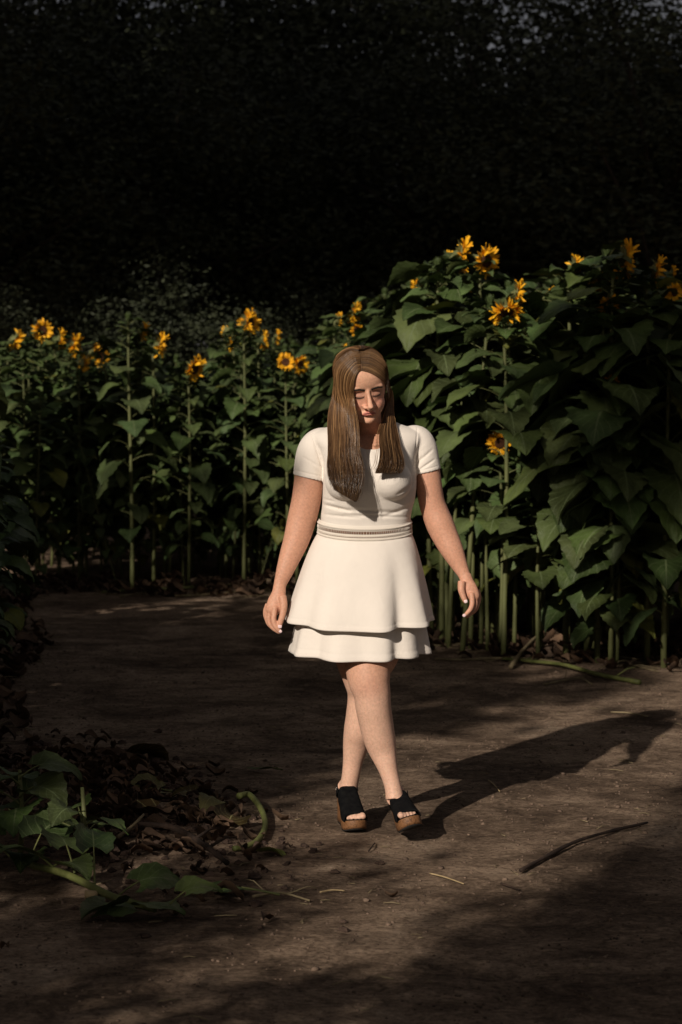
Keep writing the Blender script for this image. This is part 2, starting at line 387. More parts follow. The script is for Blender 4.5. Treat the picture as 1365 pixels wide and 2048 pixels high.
for k, (px, D, H) in enumerate([(-260, 36, 9), (-480, 37, 9), (1660, 36, 9), (1880, 37, 9), (2120, 37, 9)]):
    tree((px - 682.5) / F * D, D - 7.1, H / 8.5, H / 9.5, k % 2, ['nearer', 'farther', 'nearer', 'middle', 'farthest'][k] + ' tree of the wood just outside the %s edge of the photo' % ('left' if k < 2 else 'right'), 'trees of the dark wood behind the field')
# low bushes at the foot of the wood
bush_m = make_crown(77, 230, 50, .085)
for k, (px, D, s_) in enumerate([(20, 24.6, .30), (180, 25, .28), (340, 24.6, .33), (490, 25, .28), (640, 24.6, .30), (790, 25, .30), (930, 24.6, .32), (1070, 25, .3), (1210, 24.6, .32), (1350, 25, .3)]):
    t = empty('bush', ((px - 682.5) / F * D, D - 7.1, -.35), k * 1.3); t.scale = (s_ * 1.35, s_ * 1.1, s_)
    link('foliage', bush_m[0], t); tag(t, 'dark bush at the foot of the wood, ' + front_words[k] + ' from the left', 'bush', 'bushes at the foot of the wood')
# unseen trees and bushes, added and shaped to shade the wood and path
SHADE = []
SHADE = True
def cloud(center, rad, n, size, seed, holes=.0):
    r = np.random.default_rng(seed)
    nc = max(12, n // 40); d = r.normal(size=(nc, 3)); d /= np.linalg.norm(d, axis=1, keepdims=True)
    Cc = d * (r.uniform(0, 1, (nc, 1)) ** .42) * np.array([rad]) * (1 + .15 * np.sin(d[:, :1] * 6 + seed))
    L = np.repeat(Cc, 40, axis=0); L = L + r.normal(size=L.shape) * np.array([[.22, .22, .18]]) * min(1.6, max(.6, min(rad) / 1.4))
    m = len(L); sz = size * r.uniform(.6, 1.3, (m, 1)); a = r.normal(size=(m, 3)); a /= np.linalg.norm(a, axis=1, keepdims=True)
    b_ = np.cross(a, r.normal(size=(m, 3))); b_ /= np.linalg.norm(b_, axis=1, keepdims=True)
    L = L + np.array([center])
    Vv = np.stack([L - a * sz, L + b_ * sz * .5, L + a * sz, L - b_ * sz * .5], 1).reshape(-1, 3)
    me = bpy.data.meshes.new('crown'); me.vertices.add(len(Vv)); me.vertices.foreach_set('co', Vv.astype(np.float32).ravel())
    me.loops.add(m * 4); me.loops.foreach_set('vertex_index', np.arange(m * 4, dtype=np.int32))
    me.polygons.add(m); me.polygons.foreach_set('loop_start', np.arange(0, m * 4, 4, dtype=np.int32))
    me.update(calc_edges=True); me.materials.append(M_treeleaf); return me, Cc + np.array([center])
def shade_tree(x, y, zc, rad, n, size, seed, label, group, off=0):
    t = empty('tree', (x, y, 0)); tag(t, label, 'tree', group)
    me, Cc = cloud((0, 0, zc), rad, n, size, seed); link('crown', me, t)
    mb = MB(); top = zc + rad[2] * .6; tr = .05 + .016 * top
    mb.tube([(off, 0, -.1), (off + .03, .02, top * .3), (off * .85 - .04, 0, top * .6), (off * .5, 0, top * .85), (0, 0, top)], [tr * 1.25, tr, tr * .7, tr * .5, tr * .2], 9)
    r = random.Random(seed)
    for k in range(14):
        c = Vector(Cc[r.randrange(len(Cc))]); q = Vector((0, 0, max(zc - rad[2] * .9, c.z - .5 * math.hypot(c.x, c.y)))); mb.tube([q, q.lerp(c, .5) + Vector((0, 0, .1)), c], [tr * .3, tr * .2, .01], 5)
    mb.obj('trunk', M_bark, t)
g_ = 'shade trees added behind the photographer'
for k, (x, y, zc, rad, n, size, w_) in enumerate([
        (-3.25, -6.2, 8.15, (1.5, .8, 1.7), 7800, .09, 'added slender shade tree with a small high crown behind the photographer'),
        (-5.3, -6.4, 4.6, (1.25, 1.0, 2.4), 7500, .11, 'added broad shade tree with low branches behind the photographer, beside the slender one'),
        (-7.6, -6.2, 6.9, (1.8, 1.0, 3.5), 6000, .11, 'second broad shade tree added behind the photographer'),
        (-10.4, -6.2, 7.0, (1.9, 1.1, 3.5), 7500, .11, 'third broad shade tree added behind the photographer'),
        (-13.6, -6.2, 6.6, (1.9, 1.1, 3.1), 9500, .11, 'farthest broad shade tree added behind the photographer'),
        (-2.62, -8.6, 4.6, (.80, .8, 2.9), 9000, .08, 'bushy shade tree added just behind the photographer'),
        (.4, -9.0, 5.0, (1.6, .9, 3.6), 8500, .10, 'wide bushy shade tree added behind the photographer to the right'),
        (-4.25, -6.2, 1.95, (.36, .5, 1.35), 2000, .07, 'tall shade bush added behind the photographer at the left of the path'),
        (-3.27, -6.3, 1.85, (.47, .4, 1.58), 3400, .07, 'sparse low shade bush added behind the photographer'),
        (-2.2, -6.6, 1.45, (.75, .4, 1.4), 2400, .07, 'wider sparse shade bush added right behind the photographer')]):
    shade_tree(x, y, zc, rad, n, size, 40 + k, w_, g_, -1.15 if k == 0 else 0)
for k, (x, y) in enumerate([(-4.9, 5.5), (-12.6, 5.5), (-20.6, 5.5), (-28.5, 6)]):  # unseen tall trees, added to keep the sun off the wood
    shade_tree(x, y, 17.2, (4.6, 3.6, 8.2), 22000, .22, 60 + k, ['tall shade tree added left of the field beyond the picture', 'tall shade tree added left of the field, second out', 'tall shade tree added left of the field, farthest out', 'tall shade tree added left of the path'][k], 'tall shade trees added left of the field')

for k, (x, y) in enumerate([(-6.6, 18), (-13.5, 18), (-20.5, 18.5)]):  # second unseen row, added to shade the tops of the rear trees
    shade_tree(x, y, 20.5, (4.4, 3.6, 9.5), 22000, .22, 80 + k, ['tall shade tree added beyond the left edge, beside the wood', 'tall shade tree added beyond the left edge, second out from the wood', 'tall shade tree added beyond the left edge, third out from the wood'][k], 'tall shade trees added left of the wood')
# ------------------------------------------------------------------ sunflowers
WT = [0, .08, .2, .34, .48, .62, .76, .88, 1]
WW = [.30, .42, .485, .46, .39, .29, .19, .10, .0]
def leaf(mb, base, az, pl, el, Ln, d0, d1, tint, mi=0, pmi=1, rnd=random, wd=1.0, prad=.0035, roll=0):
    """petiole arching out of the stem, then a heart-shaped blade hanging from its end"""
    o = Vector((math.cos(az), math.sin(az), 0)); up = Vector((0, 0, 1)); side = o.cross(up)
    p = Vector(base); pts = [p.copy()]; a = el
    for k in range(5):
        p = p + (o * math.cos(a) + up * math.sin(a)) * (pl / 5); a += (d0 - el) / 5; pts.append(p.copy())
    if pl > .01: mb.tube(pts, [prad * 1.3, prad, prad * .9, prad * .85, prad * .8, prad * .6], 5, pmi, caps=False)
    nt_, ns = 12, 6; rows = []; uv = []; q = p.copy(); ph = rnd.uniform(0, 6.28); curl = rnd.uniform(-.10, .34)
    rl = rnd.uniform(-.35, .35) + roll; tw = rnd.uniform(-.3, .3)
    for i in range(nt_ + 1):
        t = i / nt_; a = d0 + (d1 - d0) * (t ** .8)
        dr = o * math.cos(a) + up * math.sin(a); nrm = side.cross(dr) * -1
        if i: q = q + dr * (Ln / nt_)
        sd = side * math.cos(rl + tw * t) + nrm * math.sin(rl + tw * t); n2 = nrm * math.cos(rl) - side * math.sin(rl)
        hw = float(np.interp(t, WT, WW)) * Ln * wd; row = []
        for j in range(ns + 1):
            s = -1 + 2 * j / ns; e = abs(s)
            x = s * hw * (1 + (.07 * (1 if i % 2 else -1) if e == 1 else 0))
            back = -dr * (Ln * .2 * e * e * (1 - t) ** 3)
            lift = -curl * e * e * hw + math.sin(t * 10 + ph + (2 if s > 0 else 0)) * .035 * Ln * e + .03 * Ln * math.sin(e * 3.14)
            row.append(q + sd * x + n2 * lift + back); uv.append(((s + 1) / 2, t))
        rows.append(row)
    mb.cur = tint; mb.grid(rows, mi, uv=uv); mb.cur = (1, 1, 1)
def tint(r, dry=.0):
    g = r.uniform(.65, 1.35)
    if r.random() < dry: return (g * 2.2, g * 1.6, g * 1.0)
    return (g * r.uniform(.85, 1.15), g, g * r.uniform(.8, 1.15))
def plant_proto(seed, H, LS_, nleaf, bare, stemr, big):
    r = random.Random(seed); st = MB(); lf = MB()
    def ax(f): return Vector((.03 * math.sin(f * 3 + seed) * f, .03 * math.cos(f * 2.3 + seed) * f, H * f))
    st.tube([ax(k / 12) + Vector((0, 0, -.06 if k == 0 else 0)) for k in range(13)], [stemr * (1.15 - .6 * k / 12) * (1 + (.06 if k % 2 else -.04)) for k in range(13)], 8)
    az = r.uniform(0, 6.28)
    for k in range(nleaf):
        f = bare + (1 - bare) * ((k + .5) / nleaf) ** .85; az += 2.39 + r.uniform(-.4, .4)
        L_ = LS_ * float(np.interp(f, [0, .25, .5, .75, .9, 1], [.45, .75, 1, .9, .62, .36])) * r.uniform(.8, 1.15)
        hang = float(np.interp(f, [0, .6, .85, 1], [1, .9, .5, .15]))
        d0 = R(r.uniform(-25, 10)) * hang + R(15) * (1 - hang); d1 = R(-r.uniform(60, 95)) * hang + R(r.uniform(-40, 20)) * (1 - hang)
        leaf(lf, ax(f), az, L_ * r.uniform(.5, .95), R(r.uniform(25, 55)), L_, d0, d1, tint(r, .03 if f > .35 else .2), rnd=r)
    # ruff of small leaves round the tip
    for k in range(12):
        az += 1.1; leaf(lf, ax(.93 + .006 * k), az, .03, R(50), LS_ * r.uniform(.25, .5), R(r.uniform(10, 55)), R(-35), tint(r), rnd=r, wd=.7)
    return st.mesh('stem', M_stem), lf.mesh('leaves', [M_leaf, M_stem])
def head_proto(seed, rd, pl, npet=24):
    """flower facing +x, its centre at the origin"""
    r = random.Random(seed); pt = MB(); dc = MB(); bk = MB()
    def pos(rr, a, x): return Vector((x, rr * math.cos(a), rr * math.sin(a)))
    rows = [[pos(rd * q, 2 * math.pi * j / 20, h * rd) for j in range(20)] for q, h in ((1, .0), (.98, .16), (.82, .34), (.55, .36), (.3, .24), (.02, .2))]
    dc.grid(rows, closeu=True, caps=True)
    rows = [[pos(rd * q, 2 * math.pi * j / 16, h * rd) for j in range(16)] for q, h in ((.22, -.95), (.45, -.62), (.85, -.38), (1.12, -.1), (1.05, .06), (.9, .1))]
    bk.grid(rows, closeu=True, caps=True)
    for lay, (n, x0, tl) in enumerate(((npet, .05, .2), (npet * 2 // 3, .12, .45))):
        for k in range(n):
            if r.random() < .06: continue
            a = 2 * math.pi * (k + r.uniform(-.3, .3)) / n; L_ = pl * r.uniform(.75, 1.15); w_ = L_ * r.uniform(.13, .19); b0 = tl + r.uniform(-.5, .5); cur = r.uniform(-1.1, .9); tw = r.uniform(-.6, .6)
            ct = Vector((0, -math.sin(a), math.cos(a))); er = Vector((0, math.cos(a), math.sin(a))); ex = Vector((1, 0, 0)); p = pos(rd * .92, a, x0 * rd); rows = []
            for i, wq in enumerate((.55, .9, 1, .85, .5, .04)):
                an = b0 + cur * i / 5; dr = er * math.cos(an) + ex * math.sin(an); nn = ex * math.cos(an) - er * math.sin(an)
                if i: p = p + dr * (L_ / 5)
                rows.append([p - ct * w_ * wq + nn * w_ * (.35 + tw), p, p + ct * w_ * wq + nn * w_ * (.35 - tw)])
            pt.grid(rows)
    for k in range(16):
        a = 2 * math.pi * k / 16 + r.uniform(-.15, .15); er = Vector((0, math.cos(a), math.sin(a))); ct = Vector((0, -math.sin(a), math.cos(a))); ex = Vector((1, 0, 0))
        p = er * rd * 1.02 - ex * rd * .15; L_ = rd * r.uniform(.7, 1.2); t_ = r.uniform(-.9, -.1)
        d_ = er * math.cos(t_) + ex * math.sin(t_); bk.grid([[p - ct * rd * .2, p + ct * rd * .2], [p + d_ * L_ * .5 - ct * rd * .17, p + d_ * L_ * .5 + ct * rd * .17], [p + d_ * L_ - ct * .001, p + d_ * L_ + ct * .001]])
    return bk.mesh('flower_head', M_stem), pt.mesh('petals', M_petal), dc.mesh('seed_disc', M_disc)
def bud_mesh(seed):
    r = random.Random(seed); mb = MB(); mb.ball((0, 0, 0), (.022, .022, .02), 12, 8)
    for k in range(22):
        a = k * 2.39; e = R(10 + 60 * k / 22); o = Vector((math.cos(a) * math.cos(e), math.sin(a) * math.cos(e), math.sin(e))); ct = o.cross(Vector((0, 0, 1))).normalized()
        b0 = o * .019; mb.grid([[b0 - ct * .009, b0 + ct * .009], [b0 + o * .015 + Vector((0, 0, .012)) - ct * .007, b0 + o * .015 + Vector((0, 0, .012)) + ct * .007], [b0 + o * .02 + Vector((0, 0, .035)) - ct * .0005, b0 + o * .02 + Vector((0, 0, .035)) + ct * .0005]])
    return mb.mesh('bud', M_leaf)
H0 = 2.3
SMALL = [plant_proto(s, H0, .28, 44, .10, .012, False) for s in (1, 2, 3, 4, 5)]
BIG = [plant_proto(s, H0, .42, 30, .12, .017, True) for s in (6, 7, 8, 9, 10)]
OPEN = [plant_proto(s, H0, .25, 32, .16, .0155, False) for s in (15, 16, 17)]
BARE = [plant_proto(s, H0, .34, 18, .52, .0165, False) for s in (18, 19)]
HEADS = [head_proto(s, .042, .058, 34 + s % 3 * 3) for s in (1, 2, 3, 4)]
BUD = bud_mesh(1)
def stemtop(seed, f=1.0): return Vector((.03 * math.sin(f * 3 + seed) * f, .03 * math.cos(f * 2.3 + seed) * f, H0 * f))
seeds = {}
for lst, ss in ((SMALL, (1, 2, 3, 4, 5)), (BIG, (6, 7, 8, 9, 10)), (OPEN, (15, 16, 17)), (BARE, (18, 19))):
    for p, s in zip(lst, ss): seeds[id(p)] = s
NP = 0
FIELD_GROUP = 'sunflowers in the field'
def sunflower(x, y, H, fam, face=None, tilt=-8, hs=1.0, label=None, group=FIELD_GROUP, k=None, lean=(0, 0), rz=None, wide=1.0):
    """face: heading of the bloom in degrees (0 = to the right, -90 = to the camera); None = a bud"""
    global NP
    pr_ = fam[(NP * 7 + 3) % len(fam)] if k is None else fam[k]; NP += 1
    s = H / H0; rz = random.uniform(0, 6.28) if rz is None else rz
    t = empty('sunflower', (x, y, gh(x, y) - .01)); tag(t, label, 'sunflower', group)
    t.rotation_euler = (R(lean[0]), R(lean[1]), 0)
    sx = wide * min(1.15, max(.75, s ** .5))
    rot = Matrix.Rotation(rz, 3, 'Z'); tp = rot @ stemtop(seeds[id(pr_)]); tp = Vector((tp.x * sx, tp.y * sx, tp.z * s))
    for nm, me in (('stem', pr_[0]), ('leaves', pr_[1])):
        o = link(nm, me, t); o.rotation_euler.z = rz; o.scale = (sx, sx, s)
    if face is None:
        o = link('bud', BUD, t); o.location = tp + Vector((0, 0, .012))
    else:
        fr = R(face); d = Vector((math.cos(fr), math.sin(fr), 0)); c = tp + d * .05 * hs + Vector((0, 0, .02))
        hp = HEADS[(NP * 3) % 4]
        nk = link('neck', NECK, t); nk.location = tp - Vector((0, 0, .004)); nk.rotation_euler.z = fr
        h = link('flower_head', hp[0], t); h.location = c; h.rotation_euler = (random.uniform(0, 6.28), 0, 0)
        h.matrix_basis = Matrix.Translation(c) @ Matrix.Rotation(fr, 4, 'Z') @ Matrix.Rotation(R(-tilt), 4, 'Y') @ Matrix.Rotation(random.uniform(0, 6.28), 4, 'X') @ Matrix.Scale(hs, 4)
        link('petals', hp[1], h); link('seed_disc', hp[2], h)
    return t
mb = MB(); mb.tube([(0, 0, -.05), (.002, 0, 0), (.012, 0, .018), (.035, 0, .021)], [.008, .0085, .009, .010], 8); NECK = mb.mesh('neck', M_stem)

# blooms the photograph shows: px, py of the bloom, depth from the camera, heading, size, label
L_ = 'sunflower on the left with '
BLOOMS = [
 (30, 680, 18.6, 20, 1.15, 'sunflower at the far left edge with a dim drooping orange bloom'),
 (85, 661, 19.4, -60, 1.15, 'sunflower at far left whose wide bloom shows its dark centre'),
 (122, 678, 19.0, 5, 1.05, 'sunflower at far left with a narrow bloom seen side-on, right of the wide bloom'),
 (150, 690, 18.5, -10, 1.1, 'sunflower at left with a ragged side-on bloom above the low slanting bloom'),
 (166, 728, 18.1, 25, .95, 'sunflower at left with the lowest bloom of the far left cluster, slanting'),
 (188, 704, 18.5, 0, .95, 'sunflower at left with an upright side-on bloom next to the bushy bud plant'),
 (203, 716, 19.0, -50, .9, 'sunflower at left with the low rightmost bloom of the far left cluster'),
 (287, 662, 18.6, 10, .95, 'sunflower with a small bloom tucked right of the bushy bud plant'),
 (320, 692, 17.6, 2, 1.15, 'sunflower with a tall thin side-on bloom between bud plant and gap'),
 (389, 737, 17.2, -30, 1.2, 'sunflower with a low bright bloom nodding right over the gap at left'),
 (455, 664, 18.4, 60, .8, 'sunflower with a small half-hidden bloom left of the tall left stalk'),
 (461, 686, 18.2, 0, .75, 'sunflower with a thin bloom just under the half-hidden bloom'),
 (500, 645, 17.5, -25, 1.2, 'sunflower with the highest bright bloom left of the woman'),
 (487, 650, 19.0, 200, .8, 'sunflower with a small bloom touching the highest one left of the woman'),
 (527, 679, 18.0, 5, .9, 'sunflower with a side-on bloom right of the highest left bloom'),
 (555, 675, 18.6, 0, .75, 'sunflower with a tiny side-on bloom above the two round ones'),
 (572, 724, 17.2, -88, .85, 'sunflower with a round bloom facing the camera, left of the woman\'s head'),
 (600, 729, 17.5, -40, .95, 'sunflower with a half-turned bloom beside the round camera-facing one'),
 (678, 640, 17.0, 15, .7, 'sunflower with a small dim bloom above the woman\'s head'),
 (709, 626, 15.8, -10, .95, 'sunflower with a bright upright bloom above the woman\'s head'),
 (713, 659, 16.6, -70, .6, 'sunflower with a small bloom right above the woman\'s hair'),
 (688, 690, 17.4, 0, .6, 'sunflower with a tiny bloom close behind the woman\'s hair'),
 (796, 607, 14.8, 170, .7, 'sunflower with a tiny yellow tip left of the tall right group'),
 (795, 668, 15.2, -80, .6, 'sunflower with a tiny bloom deep in leaves right of the woman\'s head'),
 (828, 601, 13.9, -20, .85, 'sunflower with the lower bloom of the pair left of the tall stalks'),
 (835, 578, 14.3, 150, .75, 'sunflower with the upper bloom of the pair left of the tall stalks'),
 (897, 530, 13.2, 10, 1.0, 'tall sunflower with a side-on bloom left of the highest bloom'),
 (922, 512, 13.0, 3, 1.25, 'tallest sunflower of the right group with a long side-on bloom'),
 (930, 560, 13.4, -5, .95, 'sunflower with a side-on bloom directly below the highest one'),
 (972, 522, 12.7, -50, 1.05, 'tall sunflower with an open bloom showing orange centre, right of the highest'),
 (926, 632, 13.6, -80, .5, 'sunflower with a tiny bloom low between the tall right stalks'),
 (1035, 589, 12.5, -5, .95, 'sunflower with a bright upright bloom above the downturned one'),
 (1013, 623, 12.1, -75, 1.05, 'sunflower with a wide downturned bloom under a leaf'),
 (1007, 655, 13.4, 0, .6, 'sunflower with a small bloom below the downturned one'),
 (988, 671, 13.0, 200, .7, 'sunflower with a torn bloom behind the middle right stalk'),
 (1097, 600, 12.7, 0, .85, 'sunflower with a narrow bloom hidden behind its own stalk'),
 (1150, 537, 12.4, 15, .85, 'sunflower with a lone side-on bloom beside a curled leaf tip'),
 (1207, 561, 12.4, -100, .85, 'sunflower with the left bloom of the three near the right edge'),
 (1238, 561, 12.8, -60, .55, 'sunflower with a flat little bloom below the high narrow one at right'),
 (1217, 609, 12.0, -60, .75, 'sunflower with a drooping bloom under the left one near the right edge'),
 (1249, 518, 12.0, 0, 1.2, 'tall sunflower with a high narrow bloom near the right edge'),
 (1312, 541, 12.0, -10, 1.0, 'sunflower with a dim ragged bloom second from the right edge'),
 (1345, 547, 12.4, 0, .5, 'sunflower with a tiny dim bloom at the right edge'),
 (1348, 584, 11.8, -60, .6, 'sunflower with a small dim bloom low at the right edge'),
 (1035, 846, 12.7, -70, .95, 'short sunflower with a dim bloom on an arching stalk deep at right'),
 (974, 876, 12.6, -90, .75, 'short sunflower with a bloom half behind a pale stalk'),
 (1001, 886, 12.3, -85, .85, 'short sunflower with a star-like bloom right of the pale stalks'),
 (1087, 992, 12.1, -30, .45, 'short sunflower with a tiny bud-like bloom low at right'),
 (1226, 769, 11.9, -120, .6, 'sunflower with a bloom peeking between hanging leaves at right'),
 (1223, 828, 11.9, 20, .5, 'sunflower with a yellow sliver under hanging leaves at right')]
DOWN = {1013: -55, 1217: -40, 30: -35, 389: -20, 1207: -20, 1035: -10}
SHORT = ['the drooping bloom at the far left edge', 'the wide dark-centred bloom at far left', 'the narrow bloom at far left', 'the ragged side-on bloom at left', 'the low slanting bloom at left', 'the upright bloom by the bushy bud plant',
 'the last bloom of the far left cluster', 'the small bloom by the bushy bud plant', 'the tall thin bloom at left', 'the low nodding bloom over the gap', 'the half-hidden bloom at left centre', 'the thin bloom at left centre', 'the highest left bloom',
 'the small twin of the highest left bloom', 'the side-on bloom past the highest left one', 'the tiny bloom above the round ones', 'the round camera-facing bloom', 'the half-turned bloom by the round one', 'the small dim bloom above the head',
 'the bright upright bloom above the head', 'the small bloom over the hair', 'the tiny bloom behind the hair', 'the tiny tip left of the tall group', 'the tiny bloom in leaves right of the head', 'the lower bloom of the pair', 'the upper bloom of the pair',
 'the bloom left of the highest one', 'the highest bloom', 'the bloom below the highest one', 'the open bloom with orange centre', 'the tiny bloom between the tall stalks', 'the upright bloom above the downturned one', 'the wide downturned bloom',
 'the bloom below the downturned one', 'the torn bloom', 'the bloom hidden by its stalk', 'the lone bloom by the curled tip', 'the left of the three right blooms', 'the flat little bloom at right', 'the drooping bloom at right', 'the high narrow bloom at right',
 'the dim ragged bloom at right', 'the tiny bloom at the right edge', 'the dim bloom low at the right edge', 'the bloom on an arching stalk', 'the bloom behind the pale stalk', 'the star-like bloom', 'the bud-like bloom low at right', 'the bloom between hanging leaves', 'the yellow sliver under leaves']
used = []
for px, py, D, hd, sz, lb in BLOOMS:
    sz *= 1.08
    p = W(px, py, D - 7.1); fr = R(hd)
    x, y = p.x - math.cos(fr) * .05 * sz, p.y - math.sin(fr) * .05 * sz
    H = p.z - .02 - gh(x, y) + .01
    fam = (OPEN if D > 16.9 and D < 18.3 and px < 620 else SMALL if D > 15 else BARE if 860 < px < 1100 and 12.05 < D < 12.95 else BIG)
    if px in (389, 320, 500): fam = OPEN
    # the prototype top is not on its axis; shift the foot instead
    pr_k = (NP * 7 + 3) % len(fam); rz = random.uniform(0, 6.28)
    s = H / H0; sx = min(1.15, max(.75, s ** .5)); tp = Matrix.Rotation(rz, 3, 'Z') @ stemtop(seeds[id(fam[pr_k])])
    sunflower(x - tp.x * sx, y - tp.y * sx, H, fam, hd, DOWN.get(px, random.uniform(-14, 2)), sz, lb, k=pr_k, rz=rz)
    used.append((x, y))
# front-row plants without an open bloom that stand out in the photograph: foot px, py, top px, py, family
def stalk(fx, fy, tx, ty, fam, label, k, wide=1.0, rz=0.0):
    g = G(fx, fy); top = W(tx, ty, g.y); H = top.z
    lean = math.degrees(math.atan2(top.x - g.x, H))
    sunflower(g.x, g.y, H, fam, None, label=label, k=k, lean=(0, lean), wide=wide, rz=rz); used.append((g.x, g.y))
stalk(265, 1186, 263, 640, OPEN, 'tall bushy sunflower with a green bud and straight bare stem at left', 0, 1.1, 0.3)
stalk(338, 1168, 362, 745, OPEN, 'thin leaning sunflower stalk with heart-shaped leaves beside the bushy bud plant', 1, .9, 1.0)
stalk(502, 1165, 473, 660, OPEN, 'tall straight sunflower stalk at left centre leaning slightly left', 2, 1.1, 2.2)
stalk(236, 1178, 150, 858, OPEN, 'short thin sunflower leaning left with a small yellow-green tip', 1, .55, 4.0)
stalk(575, 1170, 590, 760, OPEN, 'slim sunflower stalk just left of the woman\'s sleeve', 0, .8, 5.0)
stalk(520, 1172, 585, 960, OPEN, 'short bent sunflower stem leaning right at the woman\'s elbow', 2, .4, 1.0)
stalk(72, 1180, 76, 800, SMALL, 'dim sunflower at far left with drooping side leaves', 1, .9, 3.0)
stalk(884, 1297, 884, 540, BARE, 'tall sunflower with a straight stalk right beside the dress', 0, 1, 3.0)
stalk(898, 1300, 925, 700, BARE, 'sunflower with a pale stalk behind the woman\'s left hand', 1, .9, 1.0)
stalk(925, 1310, 985, 610, BARE, 'tall sunflower with a thick pale green stalk beside the woman\'s hand', 0, 1, 2.0)
stalk(941, 1302, 958, 640, BARE, 'sunflower with a pale stalk between the two tall ones', 1, .9, 4.0)
stalk(865, 1290, 846, 600, BARE, 'sunflower half hidden behind the woman\'s left arm', 0, .95, 0.5)
stalk(1190, 1310, 1205, 520, BIG, 'tall sunflower with a leafy tip left of the high narrow bloom', 4, 1, 5.5)
# height the skyline of the field leaves for a plant at photo column px
SKX = [-200, 0, 100, 170, 225, 262, 300, 335, 375, 415, 470, 560, 600, 650, 700, 740, 790, 850, 900, 960, 1010, 1060, 1110, 1200, 1270, 1365, 1500]
SKY_ = [690, 680, 668, 715, 668, 650, 670, 715, 750, 700, 668, 700, 668, 635, 640, 615, 575, 530, 520, 540, 580, 590, 560, 530, 545, 565, 560]
def skytop(x, y, low=0):
    D = y + 7.1; px = 682.5 + F * x / D; py = float(np.interp(px, SKX, SKY_)) + low
    return px, 1.45 + (848 - py) * D / F
spots = []
def fill(x0, x1, y0, y1, dx, dy, test):
    y = y0; k = 0
    while y < y1:
        x = x0 + (k % 2) * dx / 2
        while x < x1:
            a, b = x + random.uniform(-.3, .3) * dx, y + random.uniform(-.3, .3) * dy
            if test(a, b) and all((a - u) ** 2 + (b - v) ** 2 > .13 ** 2 for u, v in used): spots.append((a, b)); used.append((a, b))
            x += dx
        y += dy; k += 1
inview = lambda a, b: -.175 * (b + 7.1) - .3 < a < .175 * (b + 7.1) + (1.1 if b < 9 else .4)
fill(-4.2, .4, 10.15, 12.0, .42, .5, lambda a, b: edge(a, b) > .62 and inview(a, b))
fill(-4.6, 1.2, 12.2, 16.5, .52, .7, lambda a, b: inview(a, b))
fill(.3, 4.4, 2.4, 10.0, .44, .46, lambda a, b: inview(a, b) and (.08 if a > 1.25 else .7) < edge(a, b) < 2.6)
fill(.3, 4.2, 6.0, 13.0, .62, .9, lambda a, b: inview(a, b) and 2.6 <= edge(a, b) < 5.5 )
for (x, y) in spots:
    px, zt_ = skytop(x, y, random.uniform(4, 60))
    H = min(max(zt_, 1.35), 2.9) - .05
    right = x > .3 and y < 12
    ax_, ay_ = pxof(Vector((x, y, H)))
    n_, (bx, by, BD, _, _, bl) = min(enumerate(BLOOMS), key=lambda q: (q[1][0] - ax_) ** 2 + .3 * (q[1][1] - ay_) ** 2)
    row = ('front' if edge(x, y) < .5 else 'second' if edge(x, y) < 1.0 else 'third' if edge(x, y) < 1.6 else 'fourth' if edge(x, y) < 2.4 else 'rearmost')
    lb = 'budding sunflower, %s row, %s %s' % (row, 'left of' if ax_ < bx else 'right of', SHORT[n_])
    grp = ('budding sunflowers of the right-hand field' if right else ('budding sunflowers behind the woman' if px > 600 else 'budding sunflowers of the left-hand field'))
    sunflower(x, y, H, BIG if right else SMALL, None, label=lb, group=grp, lean=(random.uniform(-3, 3), random.uniform(-4, 4)))
# block at the left edge of the picture, close to the camera side
used2 = []
for k in range(200):
    y = random.uniform(-.6, 9.3); x = -1.42 - .145 * max(y, 0) - random.uniform(0, 1) ** 1.5 * 2.2
    if all((x - u) ** 2 + (y - v) ** 2 > .36 ** 2 for u, v in used2): used2.append((x, y))
nseen = 0
for x, y in sorted(used2[:40], key=lambda q: q[1]):
    D = y + 7.1; px = 682.5 + F * x / D
    lb = 'dark sunflower with hanging leaves just outside the left edge of the photo'
    if px > -40 and nseen < 10: lb = 'dark sunflower at the left edge of the photo, %s one behind the mound' % front_words[nseen]; nseen += 1
    H = random.uniform(1.25, 1.5) if px > -150 else random.uniform(1.8, 2.3)
    sunflower(x, y, H, SMALL if px > -150 else BIG, None, lean=(0, random.uniform(-3, 5)), label=lb, group='dark sunflowers along the left edge of the path')
# ------------------------------------------------------------------ the woman
person = empty('person', (.09, 0, 0))
tag(person, 'woman in cream two-tier dress and black wedge sandals walking along the path, looking down', 'person')
bpy.context.view_layer.update()
OFF = Vector((.09, 0, 0))
def P(px, py, Y): return W(px, py, Y) - OFF
def pr(px, Y=0): return px / F * (7.1 + Y)
def ptube(mb, rows, n=20, mi=0, grow=0, flat=1.0):
    """rows: (px, py, r_px, Y[, depth factor])"""
    rows = catmull([(*r[:4], r[4] if len(r) > 4 else flat) for r in rows], len(rows) * 5)
    pts = [P(r[0], r[1], r[3]) for r in rows]
    rad = [(pr(r[2], r[3]) * r[4] + grow, pr(r[2], r[3]) + grow) for r in rows]
    mb.tube(pts, rad, n * 2, mi, ref=(0, 1, 0))
def ring(cx, z, hwl, hwr, yf, yb, n=40, ex=2.4, yc=None):
    out = []; yc = (yf + yb) / 2 if yc is None else yc
    for j in range(n):
        th = 2 * math.pi * j / n; c, s = math.cos(th), math.sin(th)
        x = (hwr if c > 0 else hwl) * math.copysign(abs(c) ** (2 / ex), c)
        y = yc + ((yb - yc) if s > 0 else (yc - yf)) * math.copysign(abs(s) ** (2 / ex), s)
        out.append((cx + x, y, z))
    return out
